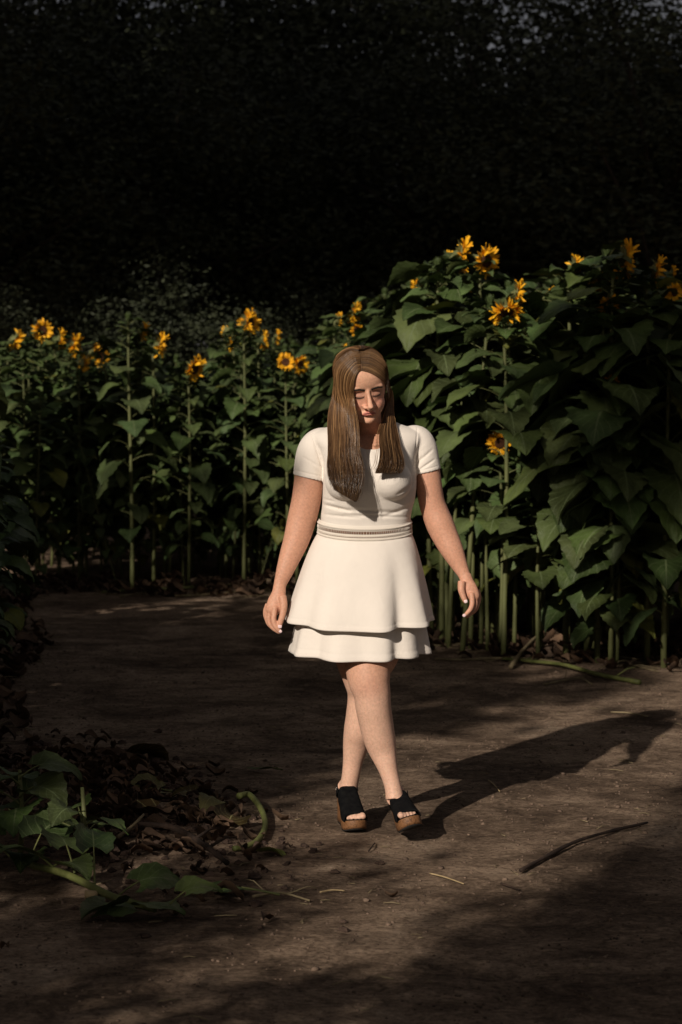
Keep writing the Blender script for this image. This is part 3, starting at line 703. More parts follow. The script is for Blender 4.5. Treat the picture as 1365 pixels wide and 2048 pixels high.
TORSO = [  # py, left px, right px, y front, y back
    (1150, 622, 838, -.115, .15), (1110, 632, 830, -.11, .13), (1075, 637, 824, -.105, .115), (1050, 642, 820, -.102, .108), (1030, 643, 822, -.108, .105),
    (1015, 645, 825, -.118, .105), (1000, 646, 829, -.13, .107), (975, 647, 832, -.15, .110), (950, 648, 832, -.152, .115),
    (925, 648, 830, -.14, .120), (900, 640, 836, -.115, .122), (882, 628, 845, -.09, .118), (868, 628, 845, -.065, .108),
    (858, 646, 828, -.045, .095), (848, 675, 800, -.025, .085), (838, 695, 782, -.015, .075)]
def torso(mb, grow):
    rows = []
    for py, l, r, yf, yb in catmull(TORSO, 70):
        a = P(l, py, 0); b = P(r, py, 0); cx = (a.x + b.x) / 2; hw = (b.x - a.x) / 2 + grow
        rows.append(ring(cx, a.z + (grow if py < 870 else 0), hw, hw, yf - grow, yb + grow, 90))
    mb.grid(rows, closeu=True, caps=True)
    for px in (692, 783):
        mb.ball(P(px, 962, -.1), (.072 + grow, .080 + grow, .070 + grow), 48, 32)
ARM_R = [(655, 882, 22, .03), (636, 888, 27, .03), (624, 915, 30, .025), (620, 950, 30, .02), (613, 1000, 29.5, .02), (604, 1040, 29, .02, .95), (593, 1080, 26, .01, .95),
         (581, 1112, 22, -.005, .9), (570, 1142, 17.5, -.02, .85), (561.5, 1166, 13.2, -.03, .8), (559, 1180, 12.5, -.035, .75)]
ARM_L = [(818, 880, 22, .03), (838, 884, 26, .03), (848, 912, 27, .025), (855, 948, 26.5, .02), (863, 1000, 26, .02), (871, 1025, 27, .02), (881, 1050, 28, .015), (892, 1075, 26, .005, .95),
         (906, 1103, 22.5, -.01, .9), (918, 1128, 17, -.02, .85), (928, 1148, 12.5, -.03, .8), (932, 1158, 12, -.035, .75)]
# head frame
HC = P(723.5, 768, -.075); HS = 1.05
HM = Matrix.Translation(HC) @ Matrix.Rotation(R(-7.5), 4, 'Y') @ Matrix.Rotation(R(12.5), 4, 'Z') @ Matrix.Rotation(R(25), 4, 'X') @ Matrix.Diagonal((1.13, 1.03, 1.02, 1))
HEAD = [(-.118, .018, -.080, -.045), (-.112, .030, -.088, -.030), (-.100, .045, -.091, -.010), (-.085, .056, -.089, .020), (-.065, .065, -.088, .045),
        (-.040, .067, -.089, .065), (-.015, .071, -.089, .085), (.010, .073, -.088, .097), (.035, .075, -.091, .103), (.060, .074, -.088, .103),
        (.080, .069, -.078, .095), (.098, .058, -.060, .078), (.110, .040, -.038, .055), (.118, .015, -.012, .020)]
def skull(z):
    Z = [h[0] for h in HEAD]; z = min(max(z, Z[0]), Z[-1])
    return [float(np.interp(z, Z, [h[k] for h in HEAD])) for k in (1, 2, 3)]

body = MB()
torso(body, -.008)
for A in (ARM_R, ARM_L): ptube(body, A, 24)
# neck
body.tube([P(735, 905, .02), P(736, 880, .01), P(733, 850, -.01), P(731, 820, -.03), P(730, 790, -.05)], [.075, .060, .055, .056, .056], 22)
for sgn, px in ((-1, 700), (1, 775)): body.tube([P(px, 886, -.085), P(735 + sgn * 12, 891, -.10)], [.008, .009], 8)   # collar bones
# head
rows = []
for z, w_, yf, yb in catmull(HEAD, 60): rows.append([HM @ Vector(p) for p in ring(0, z, w_, w_, yf, yb, 80, 2.32, yc=(.0 if z > -.05 else -.02))])
body.grid(rows, closeu=True, caps=True)
def hb(c, r, rot=None):
    m = HM if rot is None else HM @ Matrix.Translation(c) @ rot @ Matrix.Translation(-Vector(c))
    body.ball(c, r, 28, 18, mat=m)
hb((0, -.082, -.101), (.019, .014, .014))
for s_ in (-1, 1):
    hb((s_ * .025, -.056, -.050), (.032, .030, .038))
    hb((s_ * .024, -.0775, .018), (.027, .0110, .014))
    hb((s_ * .0125, -.097, -.0445), (.0085, .011, .0075))
    hb((s_ * .074, .012, -.006), (.007, .017, .030), Matrix.Rotation(R(-12), 4, 'X') @ Matrix.Rotation(s_ * R(25), 4, 'Z'))
body.tube([HM @ Vector(p) for p in ((0, -.083, .016), (0, -.094, -.004), (0, -.106, -.022), (0, -.117, -.038), (0, -.109, -.049), (0, -.094, -.052))], [.0072, .0072, .0084, .0112, .0098, .006], 18)
for q in np.linspace(-1, 1, 9):
    hb((q * .018, -.0925 + .004 * q * q, -.0652 - .0050 * q * q), (.006, .0075, .0042 - .0015 * q * q)); hb((q * .016, -.0920 + .004 * q * q, -.0748 - .0015 * q * q), (.006, .0080, .0052 - .0025 * q * q))
# legs
LEG_F = [(785, 1130, 60, .03), (780, 1180, 62, .0), (768, 1240, 58, -.05), (752, 1300, 50, -.10), (738, 1334, 46, -.125), (739, 1362, 42.5, -.14), (744.5, 1387, 37.5, -.145), (747, 1412, 36, -.14, 1.05),
         (751, 1436, 35, -.13, 1.1), (756, 1462, 33.5, -.125, 1.1), (762, 1487, 31, -.125, 1.05), (767.5, 1507, 26.8, -.13), (773, 1526, 22, -.14), (780, 1550, 18, -.15), (786.5, 1575, 17, -.16), (790, 1596, 18.5, -.165, 1.1)]
LEG_B = [(675, 1130, 60, .03), (684, 1180, 60, .03), (702, 1250, 54, .03), (716, 1320, 44, .02), (724, 1362, 36, .02), (727, 1390, 31.5, .035), (724, 1432, 32, .05, 1.1), (719, 1460, 31, .06, 1.15), (713, 1487, 27, .07, 1.05),
         (706.5, 1522, 20.5, .075), (702.5, 1548, 18.2, .075), (698.5, 1572, 18, .08), (697, 1590, 19, .08, 1.1)]
ptube(body, LEG_F, 26); ptube(body, LEG_B, 26)
body.ball(P(740, 1357, -.18), (.036, .030, .044))
# feet are modelled in the frame of their shoe: toes towards -y, heel at y=0
def shoe_frame(px, py, Y, yaw, pitch, roll):
    return Matrix.Translation(P(px, py, Y)) @ Matrix.Rotation(R(yaw), 4, 'Z') @ Matrix.Rotation(R(pitch), 4, 'X') @ Matrix.Rotation(R(roll), 4, 'Y')
SH_B = shoe_frame(689, 1640, .115, 11, 0, 0)
SH_F = shoe_frame(810, 1670, -.11, 5, -12, -14)
SH_B.translation.z = .004; SH_F.translation.z = .014
def sole_top(v):       # v = 0 heel .. 1 toe, height of the foot bed
    return float(np.interp(v, [0, .15, .35, .55, .72, .85, 1], [.092, .090, .076, .055, .042, .040, .047]))
def sole_hw(v): return float(np.interp(v, [0, .04, .12, .3, .5, .7, .85, .94, 1], [.012, .024, .031, .030, .034, .043, .042, .033, .012]))
LS = .235
def footparts(M, side):
    pts = []; rad = []
    for v, up, a, b in ((.10, .040, .026, .030), (.22, .034, .027, .030), (.38, .027, .028, .026), (.52, .024, .030, .023), (.66, .021, .035, .019), (.78, .015, .036, .013), (.86, .011, .033, .010)):
        pts.append(M @ Vector((0, -v * LS, sole_top(v) + up - .004))); rad.append((b, a))
    body.tube(pts, rad, 18, ref=(0, 0, 1))
    body.ball(M @ Vector((0, -.10 * LS, sole_top(.1) + .032)), (.029, .030, .034))
    for k in range(5):
        x = side * (.025 - k * .0125); v = .965 - k * .028 - (.01 if k == 0 else 0); r = .0115 if k == 0 else .0078 - k * .0003
        body.tube([M @ Vector((x * .9, -(v - .16) * LS, sole_top(v - .16) + .014)), M @ Vector((x, -(v - .05) * LS, sole_top(v) + .013)), M @ Vector((x, -(v - .005) * LS, sole_top(v) + r * .8)), M @ Vector((x, -(v + .012) * LS, sole_top(v) + r * .6))], [r * .9, r, r * .9, r * .45], 10)
footparts(SH_B, 1); footparts(SH_F, -1)
def at_frame(M, x, v, up): return M @ Vector((x, -v * LS, up))
for M, A in ((SH_B, LEG_B), (SH_F, LEG_F)):
    a = A[-1]; body.tube([P(A[-2][0], A[-2][1], A[-2][3]), P(a[0], a[1], a[3]), M @ Vector((0, -.16 * LS, sole_top(.16) + .050)), M @ Vector((0, -.22 * LS, sole_top(.2) + .03))], [.029, .031, .033, .03], 20)
# hands
def hand(wr, palm, fingers, thumb):
    ptube(body, palm, 16)
    for f in fingers + [thumb]: ptube(body, f, 10)
H_R = dict(palm=[(560, 1170, 12.5, -.032, .8), (558, 1186, 14, -.038, .7), (553, 1204, 17.5, -.045, .62), (547, 1220, 15.5, -.05, .62), (545, 1228, 11, -.052, .5)],
    fingers=[[(551, 1214, 6.2, -.062), (548, 1236, 5.8, -.072), (550, 1250, 5.4, -.076), (557, 1259, 4.8, -.078), (563, 1264, 3.6, -.078)],
             [(543, 1216, 5.8, -.050), (539, 1238, 5.4, -.050), (543, 1252, 5.0, -.052), (553, 1261, 4.4, -.055), (561, 1266, 3.2, -.055)],
             [(538, 1214, 5.6, -.034), (534, 1232, 5.2, -.030), (537, 1246, 4.8, -.030), (545, 1255, 4.2, -.032), (552, 1259, 3.0, -.032)],
             [(536, 1208, 5.0, -.020), (531, 1222, 4.6, -.012), (532, 1235, 4.2, -.010), (537, 1243, 3.6, -.012), (543, 1247, 2.8, -.012)]],
    thumb=[(565, 1192, 8.5, -.058), (568, 1210, 7.6, -.068), (566, 1228, 6.4, -.074), (562, 1242, 5.8, -.078), (560, 1253, 4.2, -.080)])
H_L = dict(palm=[(931, 1150, 12, -.032, .8), (934, 1163, 13.5, -.038, .7), (940, 1178, 15.5, -.045, .62), (947, 1192, 13, -.05, .6), (949, 1200, 9, -.05, .5)],
    fingers=[[(943, 1186, 6.0, -.060), (945, 1204, 5.4, -.068), (942, 1217, 5.0, -.072), (935, 1226, 4.5, -.076), (929, 1232, 3.2, -.078)],
             [(949, 1188, 5.6, -.046), (951, 1208, 5.2, -.050), (946, 1222, 4.7, -.054), (938, 1230, 4.2, -.058), (932, 1235, 3.0, -.06)],
             [(954, 1186, 5.4, -.030), (956, 1204, 4.9, -.028), (953, 1217, 4.5, -.030), (946, 1225, 4.0, -.032), (941, 1228, 2.8, -.032)],
             [(956, 1180, 4.8, -.016), (959, 1195, 4.4, -.010), (957, 1207, 4.0, -.010), (952, 1214, 3.4, -.012), (948, 1216, 2.6, -.012)]],
    thumb=[(924, 1163, 8, -.056), (923, 1178, 7.2, -.066), (926, 1190, 6.2, -.072), (930, 1200, 5.2, -.076), (933, 1206, 3.8, -.078)])
for H in (H_R, H_L): hand(None, H['palm'], H['fingers'], H['thumb'])
bm_ = remeshed(body, .0026, 4, 'body')
def smooth_part(me, sel, it):
    o = bpy.data.objects.new('tmp', me); col.objects.link(o); vg = o.vertex_groups.new(name='g')
    for w_ in np.unique(np.round(sel, 1)):
        if w_ > 0: vg.add([int(i) for i in np.nonzero(np.round(sel, 1) == w_)[0]], float(w_), 'REPLACE')
    m_ = o.modifiers.new('s', 'SMOOTH'); m_.iterations = it; m_.factor = .5; m_.vertex_group = 'g'
    out = bpy.data.meshes.new_from_object(o.evaluated_get(bpy.context.evaluated_depsgraph_get())); bpy.data.objects.remove(o); bpy.data.meshes.remove(me); return out
c_ = coords(bm_); zc_ = P(735, 850, 0).z
sel = np.clip((c_[:, 2] - zc_) / .03, 0, 1) * .7
sel = np.maximum(sel, (np.abs(c_[:, 0]) < .27) * (c_[:, 2] > P(735, 1120, 0).z) * (c_[:, 2] < zc_) * 1.0)
sel = np.maximum(sel, (c_[:, 2] < P(735, 1250, 0).z) * (c_[:, 2] > .17) * 1.0 * (np.abs(c_[:, 0]) < .2))
bm_ = smooth_part(bm_, sel, 9)
co = coords(bm_).astype(float)
HMi = np.array(HM.inverted()); hl = co @ HMi[:3, :3].T + HMi[:3, 3]
inhead = (np.abs(hl) < .14).all(1) & (hl[:, 1] < -.03)
def gs(cx, cz, sx, sz): return np.exp(-((hl[:, 0] - cx) / sx) ** 2 / 2 - ((hl[:, 2] - cz) / sz) ** 2 / 2) * inhead
dy = np.zeros(len(co))
for s_ in (-1, 1):
    dy += .0050 * gs(s_ * .028, .001, .014, .007) - .0030 * gs(s_ * .028, -.006, .010, .0060)
    dy += .003 * gs(s_ * .022, -.060, .006, .012)
dy += .003 * gs(0, -.0835, .016, .004) + .0016 * gs(0, -.0705, .018, .0018)
disp = np.zeros_like(co); disp[:, 1] = dy * HS
Hr = np.array(HM.to_3x3()) / HS
co += disp @ Hr.T
bm_.vertices.foreach_set('co', co.astype(np.float32).ravel())
base = np.array([.56, .295, .19]); C = np.tile(base, (len(co), 1))
def mixc(wt, c): 
    global C
    C = C * (1 - wt[:, None]) + np.array(c) * wt[:, None]
zz = co[:, 2]
legs = np.clip((P(700, 1300, 0).z - zz) / .15, 0, 1); mixc(legs * .85, (.66, .42, .31))
arms = np.clip((np.abs(co[:, 0]) - .15) / .05, 0, 1) * (zz > .6); mixc(arms * .75, (.58, .305, .205))
kn = np.exp(-((co - np.array(P(740, 1372, -.17))) ** 2).sum(1) / (2 * .032 ** 2)); mixc(kn * .6, (.46, .17, .11))
for s_ in (-1, 1):
    mixc(.45 * gs(s_ * .042, -.036, .018, .016), (.62, .22, .17))
    mixc(.92 * np.exp(-((hl[:, 2] - (.0135 + .0062 * np.cos((hl[:, 0] - s_ * .031) / .016))) / .0040) ** 2) * (np.abs(hl[:, 0] - s_ * .028) < .019) * inhead, (.055, .028, .018))
    mixc(.75 * np.clip(gs(s_ * .028, -.002, .013, .0075) * 1.3, 0, 1), (.30, .135, .09))
    lz = -.0135 + .0030 * ((hl[:, 0] - s_ * .028) / .015) ** 2
    mixc(.98 * np.exp(-((hl[:, 2] - lz) / .0034) ** 2) * (np.abs(hl[:, 0] - s_ * .028) < .0155) * inhead, (.02, .01, .008))
    mixc(.7 * gs(s_ * .0075, -.0525, .003, .0022), (.15, .05, .03))
mz = hl[:, 2] + .0055 * (hl[:, 0] / .02) ** 2
lipw = np.clip(1.25 - (hl[:, 0] / .0225) ** 2 - ((mz + .070) / .0085) ** 2, 0, 1) * inhead
mixc(np.clip(lipw * 2.2, 0, 1) * .85, (.50, .15, .12))
mixc(.9 * np.exp(-((mz + .0700) / .0016) ** 2) * (np.abs(hl[:, 0]) < .024) * inhead, (.14, .04, .03))
scalp = ((np.abs(hl) < .14).all(1)) & ((hl[:, 2] > .098) | ((hl[:, 1] > .0) & (hl[:, 2] > -.05) & ~((np.abs(hl[:, 0]) > .066) & (hl[:, 1] < .035) & (hl[:, 2] < .035))) | ((hl[:, 2] > .055) & (hl[:, 1] > -.045)))
mixc(scalp * .95, (.13, .07, .035))
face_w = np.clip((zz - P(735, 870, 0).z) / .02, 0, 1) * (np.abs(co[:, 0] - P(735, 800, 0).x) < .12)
C *= (1 + face_w[:, None] * np.array([.26, .34, .38]))  # face colour brightened to stand in for stronger light on it
setcol(bm_, C)
bm_.materials.clear(); bm_.materials.append(M_skin)
body_o = link('body', bm_, person)

# nails
def nail(px, py, Y, dx, dy_, wpx=4.2, lpx=6.5, nm='fingernail'):
    mb = MB(); a = P(px, py, Y); b = P(px + dx * lpx, py + dy_ * lpx, Y)
    mb.tube([a, a.lerp(b, .3), a.lerp(b, .8), b], [(.0012, pr(wpx) * .8), (.0016, pr(wpx)), (.0014, pr(wpx) * .9), (.0008, pr(wpx) * .55)], 10, ref=(0, 1, 0))
    return mb.obj(nm, M_nail, body_o)
nail(560.5, 1250, -.088, -.05, 1); nail(931, 1200, -.084, .35, .94, 3.8); nail(931, 1229, -.083, -.75, .65, 3.4, 6); nail(559, 1261, -.084, .8, .6, 3.2, 6)

# brows, from single hairs
def brows():
    from mathutils.bvhtree import BVHTree
    bv = BVHTree.FromPolygons([tuple(v) for v in coords(bm_).tolist()], [tuple(p_.vertices) for p_ in bm_.polygons])
    for s_ in (1, -1):
        mb = MB()
        for k in range(170):
            u = rng.uniform(-1, 1); x = s_ * (.0275 + .0175 * u); zc = .0125 + .0065 * math.cos((u * .0175 - .004) / .014) + rng.normal(0, .0009 * (1.5 - .6 * u))
            a = HM @ Vector((x, -.10, zc)); b = HM @ Vector((x + s_ * .0045, -.10, zc + .0016 - .0014 * (u + 1)))
            dv = (HM.to_3x3() @ Vector((0, 1, 0))).normalized(); pa, na, _, _ = bv.ray_cast(a - dv * .06, dv); pb, nb, _, _ = bv.ray_cast(b - dv * .06, dv)
            if pa is None or pb is None: continue
            mb.tube([pa + na * .0002, pa.lerp(pb, .5) + na * .0012, pb + nb * .0008], [.00055, .0005, .0002], 4)
        mb.obj('eyebrow', M_lash, body_o)
brows()
# lashes
for s_ in (1, -1):
    mb = MB()
    for k in range(11):
        u = -.0115 + k * .0023; z0 = -.0118 + .0030 * (u / .015) ** 2; x0 = s_ * .028 + s_ * u; y0 = -.0885 + .0025 * (k / 5) * .5 + abs(u) * .12
        mb.tube([HM @ Vector((x0, y0 + .004, z0)), HM @ Vector((x0 + s_ * u * .08, y0 + .0005, z0 - .0022)), HM @ Vector((x0 + s_ * u * .15 + s_ * .0005, y0 - .0015, z0 - .003))], [.0008, .0006, .0003], 4)
    mb.obj('eyelashes', M_lash, body_o)

# ---- dress
dress_mb = MB(); torso(dress_mb, .001)
def sleeve(rows, hem, grow):
    """outer tube then back up inside, so that the sleeve is an open cuff"""
    rows = catmull(rows, 24)
    pts = [P(r[0], r[1], r[3]) for r in rows]; rad = [pr(r[2]) for r in rows]
    n = len(pts)
    inner = [(pts[-1].lerp(pts[-6], q), rad[-1] - .0055) for q in (0, .3, .75, 1)]
    allp = pts + [p for p, _ in inner]; allr = rad + [r for _, r in inner]
    # custom loft: tube() direction would flip on the way back, so keep the frames of the outward part
    ax = (pts[-1] - pts[-3]).normalized(); vs = []; m = 48
    hemn = Vector(hem).normalized()
    for i, (p, r) in enumerate(zip(allp, allr)):
        t = (pts[min(i + 1, n - 1)] - pts[max(i - 1, 0)]).normalized() if i < n - 1 else hemn
        if i == n - 2: t = (t + hemn).normalized()
        a = (Vector((0, 1, 0)) - t * t.y).normalized(); b = t.cross(a)
        vs.append([p + a * (r * 1.02 * math.cos(2 * math.pi * j / m)) + b * (r * math.sin(2 * math.pi * j / m)) for j in range(m)])
    dress_mb.grid(vs, closeu=True, caps=True)
sleeve([(664, 884, 27, .03), (642, 886, 31, .03), (629, 900, 33, .028), (623, 925, 33.5, .024), (620, 957, 34, .02)], (-.22, 0, -1), 0)
sleeve([(812, 882, 27, .03), (832, 880, 30, .03), (843, 895, 31, .028), (849, 920, 30, .024), (854, 945, 29.5, .02)], (.24, 0, -1), 0)
dm = remeshed(dress_mb, .003, 12, 'bodice')
co = coords(dm).astype(float)
# soft creases: under the bust, from the armpits
def seg(a, b, wdt, amp):
    a, b = np.array(a), np.array(b); d = b - a; L = (d ** 2).sum()
    q = co[:, [0, 2]] - a; t = np.clip((q @ d) / L, 0, 1); dist = np.linalg.norm(q - t[:, None] * d, axis=1)
    return amp * np.exp(-(dist / wdt) ** 2) * (co[:, 1] < .02) * np.sin(np.pi * np.clip(t * .9 + .05, 0, 1)) ** .5
def px2(px, py): q = P(px, py, -.12); return (q.x, q.z)
d_ = seg(px2(644, 1010), px2(700, 1022), .006, .008) + seg(px2(700, 1020), px2(800, 1026), .007, .004) + seg(px2(640, 998), px2(668, 1003), .004, .003) + seg(px2(830, 968), px2(795, 988), .006, .004)
d_ += seg(px2(648, 955), px2(630, 940), .005, .002) + seg(px2(650, 960), px2(672, 945), .006, .003) + seg(px2(826, 950), px2(846, 915), .005, .003) + seg(px2(752, 905), px2(760, 935), .006, .003) + seg(px2(735, 905), px2(742, 940), .006, .003) + seg(px2(822, 1015), px2(770, 1032), .007, .004)
d_ += seg(px2(690, 1030), px2(820, 1036), .005, .003) + seg(px2(646, 1030), px2(720, 1036), .005, .003) + seg(px2(700, 935), px2(690, 985), .008, .003) + seg(px2(655, 925), px2(672, 900), .006, .003) + seg(px2(830, 925), px2(812, 900), .006, .003)
d_ += seg(px2(606, 915), px2(644, 938), .004, .002) + seg(px2(872, 920), px2(836, 945), .004, .004) + seg(px2(868, 900), px2(840, 925), .005, .003)
# armhole seams and sleeve hem stitching
d_ += seg(px2(622, 864), px2(648, 950), .0022, .0035) + seg(px2(838, 853), px2(829, 945), .0022, .0035) + seg(px2(587, 941), px2(650, 956), .0018, .0022) + seg(px2(829, 947), px2(880, 933), .0018, .0022)
co[:, 1] += d_ * 1.35
# waist cut and neckline
z898 = P(740, 899, -.1).z; xc = P(742, 899, -.1).x; z850 = P(742, 853, .05).z; zbot = P(730, 1046, 0).z
dm.vertices.foreach_set('co', co.astype(np.float32).ravel())
b = bmesh.new(); b.from_mesh(dm)
kill = []
for f in b.faces:
    c = f.calc_center_median()
    u = abs(c.x - xc)
    if (c.y < .03 and u < .10 and c.z > z898 + .085 * (u / .088) ** 2.6) or (c.y >= .03 and u < .08 and c.z > z850) or c.z < zbot - .035: kill.append(f)
bmesh.ops.delete(b, geom=kill, context='FACES')
bmesh.ops.smooth_vert(b, verts=[v for v in b.verts if v.is_boundary], factor=.5, use_axis_x=True, use_axis_y=True, use_axis_z=True)
bmesh.ops.smooth_vert(b, verts=[v for v in b.verts if v.is_boundary], factor=.5, use_axis_x=True, use_axis_y=True, use_axis_z=True)
b.to_mesh(dm); b.free(); dm.materials.clear(); dm.materials.append(M_dress)
dress = link('dress', dm, person)
# seams of sleeve hems and shoulders
def zsag(th): return -.021 * max(0, -math.sin(th)) ** 1.3
wl = P(638, 1056, 0); wr_ = P(822, 1056, 0); WX = (wl.x + wr_.x) / 2; WH = (wr_.x - wl.x) / 2
def wr(th, z, grow=0, n_=2.15):
    k = (P(700, 1040, 0).z - z) / (P(700, 1040, 0).z - P(700, 1078, 0).z)
    hw = WH - .001 + grow + .003 * k; c, s = math.cos(th), math.sin(th)
    return Vector((WX + hw * math.copysign(abs(c) ** (2 / n_), c), .003 + (.111 + grow) * math.copysign(abs(s) ** (2 / n_), s), z + zsag(th)))
NT = 128; TH = [2 * math.pi * j / NT for j in range(NT)]
zt = P(730, 1041, 0).z; zb = P(730, 1066, 0).z
mb = MB(); mb.grid([[wr(t, zt + (zb - zt) * q, g) for t in TH] for q, g in ((-.15, .000), (0, .003), (.36, .003), (.37, -.003), (.52, -.003), (.53, .003), (1.0, .003), (1.1, .000))], closeu=True)
band = mb.obj('waistband', M_lace, dress)
def braid(q, rad, name):
    mb = MB(); N = 560
    for ph in (0, math.pi):
        pts = []
        for j in range(N):
            t = 2 * math.pi * j / N; a = 70 * t + ph; z = zt + (zb - zt) * q
            p = wr(t, z, .0035 + rad * .3 * math.cos(a)); p.z += rad * .6 * math.sin(a); pts.append(p)
        mb.tube(pts, [rad * .6] * N, 5, close=True)
    return mb.obj(name, M_lace, band)
braid(.12, .0034, 'braid'); braid(.94, .0034, 'braid'); braid(.66, .0020, 'braid')
mb = MB(); mb.grid([[wr(t, zt + (zb - zt) * q, .0032) for t in TH] for q in (.30, .52)], closeu=True); mb.grid([[wr(t, zt + (zb - zt) * q, .0036) for t in TH] for q in (.74, .80)], closeu=True)
mb.obj('lace_openings', M_gap, band)
mb = MB()
for j in range(130):
    t = 2 * math.pi * j / 130
    mb.tube([wr(t, zt + (zb - zt) * .27, .0040), wr(t, zt + (zb - zt) * .41, .0048), wr(t, zt + (zb - zt) * .56, .0040)], [.0009] * 3, 4)
    mb.tube([wr(t, zt + (zb - zt) * .72, .004), wr(t, zt + (zb - zt) * .83, .004)], [.0011] * 2, 4)
mb.obj('lace_threads', M_lace, band)

def tier(z0f, rl, rr, rf, rb, zside_l, zside_r, zfront, zback, folds, t0=0, expn=.78, name='skirt_tier', start=0.0):
    mb = MB(); NTH = 260; NR = 70; rows = []
    for i in range(NR + 1):
        t = i / NR; row = []
        for j in range(NTH):
            th = 2 * math.pi * j / NTH; c, s = math.cos(th), math.sin(th)
            hemz = (zside_r if c > 0 else zside_l) * c * c + (zfront if s < 0 else zback) * s * s
            top = wr(th, zb, .001 + start)
            rx = rr if c > 0 else rl; ry = rb if s > 0 else rf
            fo = 0; fz = 0
            for a, wdt, amp, pw in folds:
                d = (math.degrees(th) - a + 180) % 360 - 180
                g = math.exp(-(d / wdt) ** 2) * amp; fo += g * t ** pw; fz += -g * .12 * t ** pw
            hem = Vector((WX + (rx) * c, .003 + ry * s, hemz))
            k = t ** expn
            p = Vector((top.x + (hem.x - top.x) * k, top.y + (hem.y - top.y) * k, top.z + (hem.z - top.z) * t + fz))
            rad = Vector((c, s * .8, 0)); p += rad * fo
            if t > .955: p += rad * .0012
            elif t > .935: p -= rad * .0010
            row.append(p)
        rows.append(row)
    i0 = int(t0 * NR)
    mb.grid(rows[i0:][::-1], closeu=True)
    o = mb.obj(name, M_dress, dress)
    s_ = o.modifiers.new('thick', 'SOLIDIFY'); s_.thickness = .0025; s_.offset = -1
    return o
z = lambda px, py, Y: P(px, py, Y).z
tier(0, .284, .250, .240, .22, z(570, 1238, 0), z(870, 1240, 0), z(730, 1265, -.24), z(730, 1245, .2),
     [(302, 8, -.034, 1.6), (322, 9, .022, 1.3), (284, 9, .012, 1.6), (262, 12, -.008, 1.5), (240, 9, .012, 1.5), (222, 7, -.012, 1.5), (205, 8, .012, 1.3), (345, 9, -.012, 1.3), (30, 14, .02, 1.5), (60, 12, -.02, 1.5), (95, 14, .02, 1.5), (130, 12, -.02, 1.5), (160, 12, .015, 1.5)], name='skirt_tier')
tier(0, .266, .224, .228, .20, z(580, 1303, 0), z(852, 1305, 0), z(730, 1325, -.228), z(730, 1300, .19),
     [(303, 8, -.030, 2.0), (318, 7, .004, 1.6), (289, 8, .006, 1.8), (268, 9, -.012, 1.6), (248, 9, .014, 1.6), (228, 8, -.016, 1.6), (210, 7, .014, 1.3), (338, 7, -.022, 1.6), (354, 7, .016, 1.6), (25, 14, .02, 1.5), (60, 12, -.02, 1.5), (95, 14, .02, 1.5), (130, 12, -.02, 1.5), (165, 12, .015, 1.5)], t0=.25, start=-.016, name='skirt_tier')

# ---- hair: strands combed from a parting, over the skull, down in front of the shoulders
from mathutils.bvhtree import BVHTree
_bv = BVHTree.FromPolygons([tuple(v) for v in coords(bm_).tolist()], [tuple(p_.vertices) for p_ in bm_.polygons])
def surf(q, lift):
    loc, nr, _, _ = _bv.find_nearest(q); d = (q - loc)
    return loc + nr * lift
LF = [(722.5, 742, -.18), (717, 745, -.18), (712, 757, -.175), (709, 775, -.17), (708.5, 792, -.165)]
LO = [(719, 700, -.045), (698, 705, -.04), (680, 724, -.04), (669, 752, -.03), (664, 787, -.02)]
LF2 = [(710, 812, -.168), (715, 838, -.172), (718, 868, -.178), (718, 898, -.188), (723, 925, -.200), (725, 945, -.212), (720, 978, -.226), (712, 1004, -.228)]
LO2 = [(660, 818, -.03), (657, 848, -.06), (658, 880, -.10), (658, 910, -.135), (657, 930, -.16), (659, 949, -.18), (664, 965, -.195), (672, 981, -.200)]
RF = [(723.5, 742, -.18), (737, 744.5, -.18), (753, 752, -.17), (766, 764, -.13), (774, 779, -.08)]
RO = [(720, 700, -.045), (744, 702.5, -.04), (759, 719, -.04), (770, 739, -.03), (778, 758, -.01)]
RF2 = [(777, 800, -.025), (773, 820, -.035), (769, 839, -.055), (763, 856, -.090), (761, 880, -.130), (763, 905, -.165), (760, 930, -.190), (753, 947, -.205)]
RO2 = [(785, 785, .01), (787, 819, .0), (789, 840, -.03), (794, 864, -.07), (800, 894, -.125), (806, 922, -.165), (806, 936, -.178), (802, 947, -.182)]
